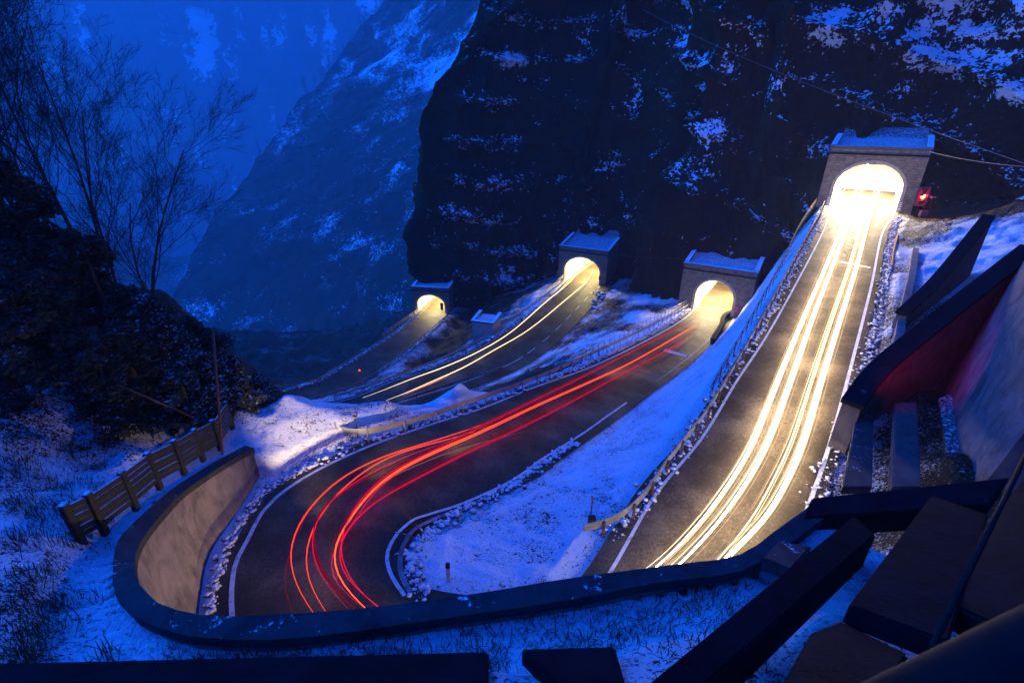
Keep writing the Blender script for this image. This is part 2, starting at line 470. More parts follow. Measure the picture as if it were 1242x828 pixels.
def edge_line(road, t, i0, i1, w=.14, dz=.008, mat='paint', name='edge_line', dash=None):
    n = len(road.O); a, b = int(i0 * n), int(i1 * n)
    d = (road.I - road.O) / road.width()[:, None]; P = road.pts(t)
    up = np.array([0, 0, dz])
    V = []; Fc = []
    for k in range(a, b - 1):
        if dash and (k // dash) % 2: continue
        base = len(V)
        V += [P[k] - d[k] * w / 2 + up, P[k] + d[k] * w / 2 + up, P[k + 1] + d[k + 1] * w / 2 + up, P[k + 1] - d[k + 1] * w / 2 + up]
        Fc.append((base, base + 1, base + 2, base + 3))
    return tag(npmesh(name, V, Fc, M[mat]), kind='structure')

edge_line(ROAD_A, 0, 0, 1, .2)
edge_line(ROAD_A, 1, .0, .30, .14, mat='worn')
edge_line(ROAD_C, .01, 0, 1, .14)
edge_line(ROAD_C, 1, 0, .66, .16, dash=4); edge_line(ROAD_C, 1, .66, 1, .16)
edge_line(ROAD_D, .02, 0, 1, .14, mat='worn'); edge_line(ROAD_D, .98, 0, 1, .14, mat='worn')

def stop_line(road, a, b, w):
    P = road.lift([a, b], .012); d = P[1] - P[0]; d /= np.linalg.norm(d); s = np.cross(d, (0, 0, 1.0)) * w / 2
    Q = road.lift([a, b], 0); 
    return tag(npmesh('stop_line', [P[0] - s, P[1] - s, P[1] + s, P[0] + s], [(0, 1, 2, 3)], M['paint']), kind='structure')
stop_line(ROAD_A, (1021, 317), (1057, 324), 1.1)
stop_line(ROAD_A, (805, 425), (832, 433), 1.4)

# ------------------------------------------------------------------ portals: placement first (terrain and cliff need it)
def road_end(road, at_start, idx):
    pass

PORTALS = []
def portal_frame(Lpx, Rpx, z, din):
    a = pz(*Lpx, z); b = pz(*Rpx, z); c = (a + b) / 2
    return c, np.linalg.norm(b - a), din
def dir2(a, b):
    d = np.asarray(b) - np.asarray(a); d = d[:2] / np.linalg.norm(d[:2]); return d
cA2 = (o2[0] + i2[0]) / 2; cA2b = (o2[2] + i2[2]) / 2
cA1 = (l1[0] + r1[0]) / 2; cA1b = (l1[2] + r1[2]) / 2
c3 = (o3[0] + i3[0]) / 2; c3b = (o3[2] + i3[2]) / 2
c4 = (o4[0] + i4[0]) / 2; c4b = (o4[2] + i4[2]) / 2
for nm, c, cb, hw in (('p1', cA1, cA1b, np.linalg.norm(l1[0] - r1[0]) / 2), ('p2', cA2, cA2b, np.linalg.norm(o2[0] - i2[0]) / 2),
                      ('p3', c3, c3b, np.linalg.norm(o3[0] - i3[0]) / 2), ('p4', c4, c4b, np.linalg.norm(o4[0] - i4[0]) / 2)):
    dd = dir2(cb, c); sh = {'p3': -.9, 'p4': -.9, 'p2': .1}.get(nm, -.1)
    c = c + sh * np.array([dd[1], -dd[0], 0]); PORTALS.append(dict(c=c, d=dd, a=hw + .25))
for p in PORTALS: print('portal', p['c'].round(1), p['d'].round(2), round(p['a'], 2), proj(p['c']).round(0))

def local(p, P):
    d = p['d']; r = np.array([d[1], -d[0]])
    q = P[..., :2] - p['c'][:2]
    return q @ r, q @ d, P[..., 2] - p['c'][2]

# ------------------------------------------------------------------ path of the hairpin wall
WALLPX = [((308, 543), (297, 540)), ((275, 561), (262, 559)), ((224, 595), (215, 588)), ((202, 617), (192, 606)), ((182, 640), (166, 630)), ((167, 664), (143, 655)),
        ((163, 690), (137, 690)), ((170, 710), (140, 722)), ((190, 730), (165, 748)), ((248, 746), (230, 771)), ((330, 745), (330, 775)), ((430, 738), (430, 765)), ((560, 722), (560, 746)),
        ((690, 701), (690, 727)), ((810, 685), (797, 706)), ((898, 672), (898, 692)), ((938, 645), (950, 664)), ((997, 602), (1012, 618))]
FOOT = np.array([(320, 572), (303, 597), (285, 626), (270, 653), (259, 680), (252, 712), (249, 745), (249, 790), (254, 850)], float)
def wall_top(u, v):
    """top height for which the battered face meets the foot line seen in the picture"""
    best = (1e9, -10)
    for z in np.arange(-17.2, -9.9, .05):
        p = pz(u, v, z); d = np.array([-1.0, 16.0]) - p[:2]; d /= np.linalg.norm(d); h = z + 18.2
        b = proj(np.array([p[0] + d[0] * .1 * h, p[1] + d[1] * .1 * h, -18.2]))
        for i in range(len(FOOT) - 1):
            e = FOOT[i + 1] - FOOT[i]; t = np.clip(np.dot(b[:2] - FOOT[i], e) / np.dot(e, e), 0, 1); q = np.linalg.norm(FOOT[i] + t * e - b[:2])
            if q < best[0]: best = (q, z)
    return best[1]
WALL = []
for i, (a, b) in enumerate(WALLPX): WALL.append((a, b, wall_top(*a) if i < 6 else -10))
for i, z in ((6, -10.6), (7, -10.3), (8, -10.1)): WALL[i] = (*WALL[i][:2], z)
zz_ = [w_[2] for w_ in WALL]; zz_[5] = min(zz_[5], -10.9)
for _ in range(2): zz_[1:9] = [(zz_[i - 1] + 2 * zz_[i] + zz_[i + 1]) / 4 for i in range(1, 9)]
WALL = [(a, b, z) for (a, b, _z), z in zip(WALL, zz_)]; print('wall top', np.round(zz_, 2))
wi = catmull([pz(*a, z) for a, b, z in WALL], .6)
wo_src = [pz(*b, z) for a, b, z in WALL]
# same number of rows on both sides
def cat_n(P, ref, step):
    out = []
    ref = np.asarray(ref); P = np.asarray(P)
    return catmull(np.concatenate([ref, P], 1), step)
both = cat_n(wo_src, [pz(*a, z) for a, b, z in WALL], .6)
wi = both[:, :3]; wo = both[:, 3:]

# ------------------------------------------------------------------ terrain
CTRL = []   # x, y, z, snow
def cpx(u, v, z, s): CTRL.append((*pz(u, v, z), s))
def c3d(x, y, z, s): CTRL.append((x, y, z, s))
def along(road, t, every, dz, snow, i0=0, i1=1):
    n = len(road.O); P = road.pts(t)
    for k in range(int(i0 * n), int(i1 * n), every): CTRL.append((P[k, 0], P[k, 1], P[k, 2] + dz, snow))
nA = len(ROAD_A.O)
hid0 = 0
_pv = proj(ROAD_A.O); _hid = (_pv[:, 1] > 735) & (_pv[:, 2] > 0); HI = np.where(_hid)[0]; HA, HB = HI.min() / nA, HI.max() / nA
along(ROAD_A, -.13, 3, -.03, .8, 0, HA); along(ROAD_A, -.13, 3, -.03, .38, HB, 1); along(ROAD_A, .03, 3, -.03, .8, HA, HB)
along(ROAD_A, 1.13, 3, -.03, .8, 0, .88); along(ROAD_A, 1.13, 3, -.03, .4, .88, 1)
along(ROAD_A, .5, 6, -.06, .8)
for k in range(0, len(wo), 2):
    q = wo[k] + (wo[k] - wi[k]) / np.linalg.norm(wo[k] - wi[k]) * .25; CTRL.append((q[0], q[1], q[2] - (.4 if k < len(wo) * .3 else .35), .85))
    q = wo[k] + (wo[k] - wi[k]) / np.linalg.norm(wo[k] - wi[k]) * 1.2; CTRL.append((q[0], q[1], q[2] - (.45 if k < len(wo) * .3 else .4), .85))
for t in (-.12, .5, 1.35): along(ROAD_C, t, 5, -.05, .55)
for t in (-.12, .5, 1.12): along(ROAD_D, t, 5, -.05, .4)
along(ROAD_D, -1.0, 8, -7, .1); along(ROAD_D, 1.7, 6, -1.2, .0, .3, .7)
for a in [(345, 481, -16.3), (300, 503, -16.3), (285, 518, -16.4), (400, 489, -17.2), (470, 486, -17.7), (560, 467, -18.7), (625, 457, -19.6),
          (350, 530, -17.3), (322, 550, -17.1), (420, 510, -17.6), (380, 510, -17.2)]: cpx(*a, .74)
for (u, v, z) in [(345, 481, -16.3), (300, 503, -16.3), (400, 489, -17.2), (470, 486, -17.7), (560, 467, -18.7), (625, 457, -19.6)]:
    p = pz(u, v, z); c3d(p[0] - .6, p[1] + 3.0, z - 2.6, .8); c3d(p[0] - 1.5, p[1] + 8, z - 11, .1)
for a in [(690, 436, -29, .6), (740, 402, -31.5, .62), (765, 380, -33.5, .6), (745, 372, -37, .4), (780, 372, -35, .55), (720, 425, -28, .62), (640, 455, -31, -.2), (690, 455, -29, -.2), (740, 385, -35.5, .2)]: cpx(*a)
for a in [(0, 540, -12, .62), (120, 560, -14, .55), (60, 590, -12.6, .7), (0, 640, -11.3, .72), (100, 650, -12.5, .75), (40, 690, -11.4, .5), (0, 740, -10.6, .55), (0, 828, -9.7, .5),
          (110, 740, -11.0, .72), (60, 800, -10, .45), (115, 680, -11.9, .8), (125, 640, -12.8, .75), (150, 640, -12.7, .95), (245, 556, -14.6, .8),
          (279, 513, -15.4, .4), (160, 545, -13.6, .55), (200, 795, -10.35, .8), (300, 797, -10.3, .8), (400, 792, -10.3, .8), (520, 782, -10.3, .75), (640, 770, -10.3, .75),
          (760, 742, -10.3, .75), (860, 722, -10.3, .75), (930, 695, -10.2, .8), (800, 770, -9.9, .8), (700, 800, -9.6, .8), (600, 815, -9.3, .75), (300, 828, -9.6, .7),
          (1104, 300, -14.0, .3), (1098, 330, -14.4, .3), (1112, 262, -14.3, .1), (1130, 268, -14.3, .1), (1150, 272, -13.6, .05), (1190, 262, -12.2, .05), (1150, 300, -13, .95), (1122, 322, -13.4, .95), (1172, 294, -12.8, .95), (1130, 345, -13.8, .9), (1235, 245, -9.5, .05),
          (1185, 572, -14.2, .1), (1198, 525, -14.8, .1), (1215, 470, -15.2, .1), (1160, 560, -14.2, .2),
          (120, 828, -9.6, .5)]: cpx(*a)
for a in [(-28, 24, -10.5, .05), (-21, 25, -12, .05), (-35, 19, -8, .1), (-18, 27, -17.6, .05), (-20, 34, -22, .0), (-30, 40, -14, .1), (-46, 35, -7, .1), (-60, 60, -10, .2), (-24, 20, -11.2, .3),
          (-14, 32, -23, .1), (-18, 45, -33, .1), (-30, 60, -44, .1), (-45, 85, -55, .1), (-50, 115, -62, .1), (-25, 140, -64, .1), (10, 145, -50, .1), (-70, 110, -60, .1), (-90, 60, -10, .2), (-35, 75, -52, 0),
           (24, 22, -15.4, .1), (28, 30, -15.4, .15), (24, 6, -10.5, .2), (31, 36, -15, .5), (16, 12, -12.5, .2), (12, 5, -7.5, .2),
          (32, 15, -10, .2), (60, 20, -5, .2), (75, 40, -3, .2), (100, 10, 5, .2), (45, 100, -30, .2), (25, 118, -36, .2), (70, 90, -12, .2),
          (-8, 3, -8.2, .5), (0, 3.4, -8.4, .5), (8, 3, -7, .3), (-20, 4, -8.4, .5), (-32, 8, -8, .5), (0, -2, -2, .3), (-20, -2, -3, .3), (20, -2, -3, .3), (0, 1.2, -5, .3)]: c3d(*a)
CTRL = np.array(CTRL)
# drop duplicates closer than .4 m
keep = []
for i in range(len(CTRL)):
    if all((CTRL[i, 0] - CTRL[j, 0]) ** 2 + (CTRL[i, 1] - CTRL[j, 1]) ** 2 > .16 for j in keep): keep.append(i)
CTRL = CTRL[keep]
X = CTRL[:, :2]
def kern(A, B): return np.sqrt(((A[:, None, :] - B[None, :, :]) ** 2).sum(-1) + .01)
K = kern(X, X); n_ = len(X)
Am = np.zeros((n_ + 3, n_ + 3)); Am[:n_, :n_] = K + np.eye(n_) * 1e-3; Am[:n_, n_] = 1; Am[:n_, n_ + 1:] = X; Am[n_, :n_] = 1; Am[n_ + 1:, :n_] = X.T
W = np.linalg.solve(Am, np.concatenate([CTRL[:, 2:4], np.zeros((3, 2))]))
def terrain_raw(P):
    out = np.zeros((len(P), 2))
    for i in range(0, len(P), 20000):
        q = P[i:i + 20000]; out[i:i + 20000] = kern(q, X) @ W[:n_] + W[n_] + q @ W[n_ + 1:]
    return out

from mathutils.kdtree import KDTree
def road_points(road, lo, hi):
    w = road.width(); d = (road.I - road.O) / w[:, None]; out = []
    for k in range(len(road.O)):
        m = int((w[k] + lo + hi) / .45) + 1
        t = np.linspace(-lo, w[k] + hi, m)[:, None]; out.append(road.O[k] + d[k] * t)
    P = np.concatenate(out)
    # along the road twice as dense
    return P
RP = np.concatenate([road_points(a, b, c) for a, b, c in ((ROAD_A, .75, 1.1), (ROAD_C, .7, 2.8), (ROAD_D, .7, .7))])
KD = KDTree(len(RP))
for i, p in enumerate(RP): KD.insert((p[0], p[1], 0), i)
KD.balance()
KW = KDTree(len(wi))
for i, p in enumerate(wi): KW.insert((p[0], p[1], 0), i)
KW.balance()
WN = (wo - wi)[:, :2]; WN = WN / np.linalg.norm(WN, axis=1)[:, None]
def terrain(P, detail=True):
    """height and snow at plan points"""
    r = terrain_raw(P); z = r[:, 0].copy(); s = r[:, 1]
    Q = np.concatenate([P, np.zeros((len(P), 1))], 1)
    nz = .34 * fbm(Q * .4, 4, 3) + .22 * fbm(Q * 1.9, 5, 8, .62)
    far = np.clip((P[:, 1] - 35) / 40, 0, 1); nz = nz * (1 + 1.5 * far)
    D = np.empty(len(P)); Z = np.empty(len(P))
    for i in range(len(P)):
        c, k, d = KD.find((P[i, 0], P[i, 1], 0)); D[i] = d; Z[i] = RP[k, 2]
    D = np.maximum(D - .36, 0)
    z = z + nz * np.clip(D / 4, .12, 1)
    bm_ = np.exp(-((D - .75) / .4) ** 2) * np.clip(.35 + 1.2 * fbm(Q * 1.1, 3, 61), 0, 1); z = z + .26 * bm_; s = s + .30 * bm_
    k = np.clip(D / .8, 0, 1); k = k * k * (3 - 2 * k)
    zraw = r[:, 0] + nz * .25
    z = np.where(D < .8, (Z - .09) * (1 - k) + z * k, z)
    for i in np.where((np.abs(P[:, 0]) < 18) & (P[:, 1] > 3) & (P[:, 1] < 27))[0]:
        c, k_, d = KW.find((P[i, 0], P[i, 1], 0))
        if d < 3.2 and 0 < k_ < len(wi) - 1:
            lat = (P[i, 0] - wi[k_, 0]) * -WN[k_, 0] + (P[i, 1] - wi[k_, 1]) * -WN[k_, 1]
            if lat > (-.36 if k_ < len(wi) * .42 else -.16): z[i] = min(z[i], -18.2 + .12 * nz[i])
            else:
                q = min(max((d - .7) / 1.6, 0), 1); q = q * q * (3 - 2 * q)
                z[i] = (wi[k_, 2] - .46 + .22 * nz[i]) * (1 - q) + zraw[i] * q
    s = s + .55 * fbm(Q * .22, 3, 44) * np.clip((P[:, 1] - 30) / 30, .35, 1)
    return z, s

def px_line(road, px, w, dz, mat, name):
    P = catmull(road.lift(px, dz), .3); P = resample(P, .3)
    for q in P: q[2] = max([RP[k, 2] for _, k, d in KD.find_range((q[0], q[1], 0), .45)] + [q[2]]) + dz
    for _ in range(3): P[1:-1] = (P[:-2] + 2 * P[1:-1] + P[2:]) / 4
    T = np.gradient(P, axis=0); T[:, 2] = 0; T /= np.linalg.norm(T, axis=1)[:, None]; S = np.stack([T[:, 1], -T[:, 0], T[:, 0] * 0], 1)
    V = np.stack([P - S * w / 2, P + S * w / 2], 1).reshape(-1, 3)
    return tag(npmesh(name, V, grid_faces(len(P), 2), M[mat]), kind='structure')
px_line(ROAD_A, [(760, 488), (705, 527), (667, 551), (620, 583), (555, 613), (511, 628), (483, 648), (469, 673), (474, 697), (491, 722)], .17, .010, 'paint', 'edge_line')
px_line(ROAD_A, [(640, 575), (570, 612), (525, 630), (498, 650), (485, 675), (487, 700), (500, 720)], .22, .014, 'worn', 'tyre_mark')
edge_line(ROAD_A, 1, .56, 1, .16, mat='paint')

def build_terrain():
    tn = np.linspace(-1.75, 1.5, 620); ys = np.concatenate([[-3, -1, .5, 1.5], 2.4 * np.exp(np.linspace(0, math.log(150 / 2.4), 480))])
    Y, T = np.meshgrid(ys, tn, indexing='ij'); Xx = (Y + 14) * T
    P = np.stack([Xx.ravel(), Y.ravel()], 1)
    z, s = terrain(P)
    V = np.concatenate([P, z[:, None]], 1)
    Fc = grid_faces(len(ys), len(tn))
    tag(npmesh('ground', V, Fc, M['ground'], smooth=True, attrs={'snow': s}), kind='structure')
build_terrain()
def gz(x, y): return float(terrain(np.array([[x, y]], float))[0][0])

# ------------------------------------------------------------------ cliff behind the portals
def blob_snow(V, spots, base):
    """snow lies in patches: each spot is (point, radius)"""
    s = base.copy()
    for c, r, a in spots:
        d = np.linalg.norm((V - c) / np.array(r), axis=1); s = np.maximum(s, base + a * np.exp(-d * d))
    return s

def build_cliff():
    p1, p2, p3, p4 = PORTALS
    back = lambda p, k, w=0: p['c'][:2] + p['d'] * k + np.array([p['d'][1], -p['d'][0]]) * w
    base = [np.array(q) for q in ((150, -60), (118, -8), (92, 32), (70, 60))] + [back(p1, 7, 6), back(p1, 6, -6), (back(p1, 12, -12) + back(p2, 8, 8)) / 2, back(p2, 7, 6), back(p2, 6, -7),
            back(p3, 7, 6), back(p3, 6, -6), back(p3, 14, -16), back(p4, 6, 7), back(p4, 5, -3.5), back(p4, 13, -3), back(p4, 40, 10), back(p4, 110, 45)]
    B = resample(catmull(np.array([[*q, 0] for q in base]), 1.0), .62)[:, :2]
    n = len(B); t = np.gradient(B, axis=0); t /= np.linalg.norm(t, axis=1)[:, None]
    nrm = np.stack([t[:, 1], -t[:, 0]], 1)      # which side is the camera?
    if np.mean((nrm * -B).sum(1)) < 0: nrm = -nrm
    for _ in range(30): nrm[1:-1] = (nrm[:-2] + nrm[1:-1] * 2 + nrm[2:]) / 4
    nrm /= np.linalg.norm(nrm, axis=1)[:, None]
    zs = np.concatenate([np.arange(-70, 34, .62), np.arange(34, 120, 2.5)]); m = len(zs)
    H, S = np.meshgrid(zs, np.arange(n), indexing='ij')
    h = (H + 14)
    lean = np.where(h > 0, h * .30, h * .08)
    P0 = np.stack([B[S][..., 0], B[S][..., 1], H], -1)
    rib = ridged(np.stack([S * .035, H * .008, H * 0 + 2], -1), 3, 5) * 7.5
    rough = fbm(np.stack([P0[..., 0] * .09, P0[..., 1] * .09, H * .06], -1), 5, 21) * 4.0
    crag = ridged(np.stack([P0[..., 0] * .3, P0[..., 1] * .3, H * .22], -1), 5, 33) * 1.9
    ledge = np.abs(((H - S * .26 + 9 * fbm(np.stack([S * .02, H * .01, H * 0], -1), 2, 3)) / 9.0) % 1.0 - .5) * 2
    ledge = (ledge ** 3) * 3.6 * np.clip(.45 + 1.6 * fbm(np.stack([S * .03, H * .05, H * 0 + 5], -1), 3, 12), 0, 1.2)
    off = -lean + rib + rough + crag + ledge - 5
    # keep clear of the portals
    for p in PORTALS:
        x, y, z = local(p, P0); k = np.exp(-((x / 7.5) ** 2)) * np.exp(-((np.maximum(z - 4, 0) + np.maximum(-z - 2, 0)) / 5) ** 2) * np.exp(-((y - 6) / 12) ** 2)
        off = off * (1 - k) + k * (0 + crag * .4)
    V = P0.copy(); V[..., 0] += nrm[S][..., 0] * off; V[..., 1] += nrm[S][..., 1] * off
    left = np.clip((S - n * .60) / (n * .12), 0, 1) * np.maximum(h - 14, 0)
    V[..., 0] += left * .55; V[..., 1] += left * .35
    V = V.reshape(-1, 3)
    Fc = grid_faces(m, n)
    # clear the tunnels
    cen = V[Fc].mean(1); bad = np.zeros(len(Fc), bool)
    for p in PORTALS:
        x, y, z = local(p, cen); bad |= (np.abs(x) < p['a'] + 1.0) & (z < 6.3) & (z > -1.5) & (y > -3) & (y < 30)
    # geometric normal
    a = V[Fc[:, 1]] - V[Fc[:, 0]]; b = V[Fc[:, 3]] - V[Fc[:, 0]]; fn = np.cross(a, b); fn /= np.linalg.norm(fn, axis=1)[:, None] + 1e-9
    up = np.zeros(len(V)); np.add.at(up, Fc.ravel(), np.repeat(np.abs(fn[:, 2]), 4)); up /= 4
    basev = np.clip((up - .40) * 1.1, -.05, .42) + .30 * fbm(V * np.array([.05, .05, .03]), 4, 88) - .10
    q = proj(V); spots = []
    def spot(u, v, r, a=.60):
        d = (q[:, 0] - u) ** 2 + (q[:, 1] - v) ** 2 + np.where(q[:, 2] < 1, 1e9, 0); k = int(d.argmin()); spots.append((V[k], r, a))
    for (u, v, rx, rz) in [(870, 160, 4.5, 6), (850, 195, 4, 3), (700, 255, 6, 4), (660, 265, 5, 5), (690, 230, 3, 4), (700, 140, 5, 4), (725, 150, 4, 2), (640, 190, 3, 6), (655, 175, 3, 4), (660, 110, 5, 5),
                            (690, 75, 5, 7), (710, 50, 4, 6), (640, 120, 5, 5), (625, 70, 5, 5), (720, 20, 5, 5), (835, 40, 3, 7), (850, 70, 4, 5), (830, 20, 4, 5), (890, 60, 4, 5), (860, 110, 4, 6), (760, 25, 5, 4), (785, 60, 4, 5),
                            (1160, 15, 9, 6), (1190, 40, 8, 5), (1235, 20, 8, 7), (1225, 60, 6, 3), (1130, 40, 6, 3), (1080, 15, 5, 3), (1170, 60, 6, 3), (980, 185, 4, 1.2), (1010, 25, 3, 6), (645, 290, 4, 3), (610, 330, 4, 3), (640, 320, 3, 3), (770, 370, 3, 3),
                            (1120, 60, 5, 3), (940, 100, 3, 6), (1100, 110, 3, 2), (1230, 110, 5, 2), (740, 195, 3, 4), (770, 120, 3, 4)]:
        spot(u, v, (rx, rx, rz))
    s = blob_snow(V, spots, basev)
    tag(npmesh('cliff', V, Fc[~bad], M['cliff'], smooth=True, attrs={'snow': s}), kind='structure')
build_cliff()

# ------------------------------------------------------------------ wooded spur across the gorge and the mountain far behind
def surf_from(rows, cols, fn, amp, fs, seed, name, mat, snowfn, zlow=None):
    A, Bv = np.meshgrid(rows, cols, indexing='ij')
    V = fn(A, Bv)
    d = amp * fbm(V * fs, 6, seed, .55) + amp * .35 * ridged(V * fs * 3.1, 4, seed + 9)
    nr = V / np.linalg.norm(V, axis=-1, keepdims=True)
    hz = nr.copy(); hz[..., 2] = 0; hz /= np.linalg.norm(hz, axis=-1, keepdims=True)
    V = V + hz * d[..., None] + np.array([0, 0, 1.0]) * (amp * .25 * fbm(V * fs * 2.2, 5, seed + 4))[..., None]
    s = snowfn(A, Bv, V)
    o = npmesh(name, V.reshape(-1, 3), grid_faces(len(rows), len(cols)), mat, smooth=True, attrs={'snow': s.ravel()})
    return tag(o, kind='structure'), V

SIL = np.array([(195, 470), (212, 360), (240, 300), (262, 262), (300, 212), (328, 172), (350, 138), (388, 100), (420, 58), (452, 15), (485, -30), (540, -110), (600, -190)], float)
def ridge_fn(A, B):
    """A: 0..1 along the crest from gorge floor to the top; B<0 back side, B 0..1 the face towards the road"""
    u0 = np.interp(A, np.linspace(0, 1, len(SIL)), SIL[:, 0]); v0 = np.interp(A, np.linspace(0, 1, len(SIL)), SIL[:, 1])
    dist0 = 620 + 760 * A
    b = np.clip(B, 0, 1); back = np.clip(-B, 0, 1)
    u = u0 + (760 - u0) * b + 0 * back; v = v0 + 10 * b * (1 - b)
    dist = dist0 * (1 - b) + (240 + 330 * A) * b + back * 300
    x = (u - CX) / F; dd = (v - CY) / F
    R = np.stack([x, CP - dd * SP, -SP - dd * CP], -1); R /= np.linalg.norm(R, axis=-1, keepdims=True)
    V = R * dist[..., None]
    V[..., 2] -= back * 160
    V[..., 0] += back * 120
    return V
def ridge_snow(A, B, V):
    s = fbm(V * .008, 4, 40) * .5 + fbm(V * .035, 4, 41) * .7 + .10 + .25 * (A - .4)
    q = proj(V)
    for (P, r, a) in RSPOT: 
        d = np.linalg.norm((V - P) / r, axis=-1); s = s + a * np.exp(-d * d)
    return s
RSPOT = []
def rs(u, v, r, a=.6):
    rows = np.linspace(0, 1, 120); cols = np.linspace(0, 1, 90); A, B = np.meshgrid(rows, cols, indexing='ij'); V = ridge_fn(A, B); q = proj(V)
    d = (q[..., 0] - u) ** 2 + (q[..., 1] - v) ** 2; k = np.unravel_index(d.argmin(), d.shape); RSPOT.append((V[k], r, a))
for a in [(530, 75, 22), (555, 95, 18), (510, 100, 20), (480, 60, 22), (560, 60, 18), (420, 30, 25), (400, 95, 16), (430, 90, 12), (505, 30, 25), (430, 150, 9), (490, 150, 10), (520, 140, 8), (345, 160, 9), (325, 195, 7), (300, 230, 6), (440, 290, 9), (400, 270, 7), (340, 270, 6), (510, 270, 6), (480, 215, 5), (580, 20, 22)]:
    rs(a[0], a[1], a[2] * 2.6, .30)
ridge_obj, RV = surf_from(np.linspace(0, 1, 330), np.concatenate([np.linspace(-1, -.05, 14), np.linspace(0, 1, 230)]), ridge_fn, 60, .009, 50, 'hill', M['ridge'], ridge_snow)

def far_fn(A, B):
    u = -420 + 1500 * B; v = 430 - 720 * A
    dist = 2650 - 650 * np.abs(B - .32) * 1.2 + 420 * A
    x = (u - CX) / F; dd = (v - CY) / F
    R = np.stack([x, CP - dd * SP, -SP - dd * CP], -1); R /= np.linalg.norm(R, axis=-1, keepdims=True)
    return R * dist[..., None]
def far_snow_shade(A, B, V):
    st = fbm(np.stack([V[..., 0] * .021, V[..., 1] * .006, V[..., 2] * .006], -1), 5, 70)
    return st * 1.3 + fbm(V * .006, 3, 72) * .9 + .02 + .95 * (A - .40)  # snow thins downward, also painting the gorge's lower shade into the mountain
far_obj, FV = surf_from(np.linspace(0, 1, 220), np.linspace(0, 1, 300), far_fn, 110, .0038, 60, 'mountain', M['far'], far_snow_shade)
MS = np.array([(-260, 150), (-80, 205), (60, 262), (150, 292), (210, 312), (270, 305), (330, 280), (400, 240), (520, 150)], float)
def mid_fn(A, B):
    # A: 0 foot .. 1 crest, then over the back
    u = MS[0, 0] + (MS[-1, 0] - MS[0, 0]) * B; v0 = np.interp(u, MS[:, 0], MS[:, 1]); a = np.clip(A / .7, 0, 1); back = np.clip((A - .7) / .3, 0, 1)
    v = v0 + (1 - a) * 190; dist = 900 + 420 * a + 500 * back
    x = (u - CX) / F; dd = (v - CY) / F
    R = np.stack([x, CP - dd * SP, -SP - dd * CP], -1); R /= np.linalg.norm(R, axis=-1, keepdims=True)
    V = R * dist[..., None]; V[..., 2] -= back * 260
    return V
def mid_snow(A, B, V): return fbm(V * .01, 5, 140) * .8 + .02
surf_from(np.concatenate([np.linspace(0, .7, 110), np.linspace(.72, 1, 12)]), np.linspace(0, 1, 260), mid_fn, 45, .010, 140, 'hill', M['ridge'], mid_snow)  # added spur, made up to darken the haze low in the gorge
# unseen slope behind the camera, added to keep sky light off the cliff
def behind_fn(A, B):
    an = math.radians(-175) + math.radians(210) * B; rr = 16 + 150 * A
    x = 14 + rr * np.cos(an) * 1.5; y = -2 + rr * np.sin(an) * .9; z = -4 + 190 * A ** .9 + 0 * B
    return np.stack([x, y, z], -1)
def bsnow(A, B, V): return fbm(V * .05, 4, 91) * .6 + .2
surf_from(np.linspace(0, 1, 70), np.linspace(0, 1, 110), behind_fn, 4, .04, 90, 'sky_block_slope', M['cliff'], bsnow)

# ------------------------------------------------------------------ portals
def arch_pts(a, hs, rise, n=28, r_add=0.0, base=-.3):
    pts = [(-a - r_add, base), (-a - r_add, hs * .5), (-a - r_add, hs)]
    for k in range(1, n):
        an = math.pi * (1 - k / n); pts.append(((a + r_add) * math.cos(an), hs + (rise + r_add) * math.sin(an)))
    return pts + [(a + r_add, hs), (a + r_add, hs * .5), (a + r_add, base)]

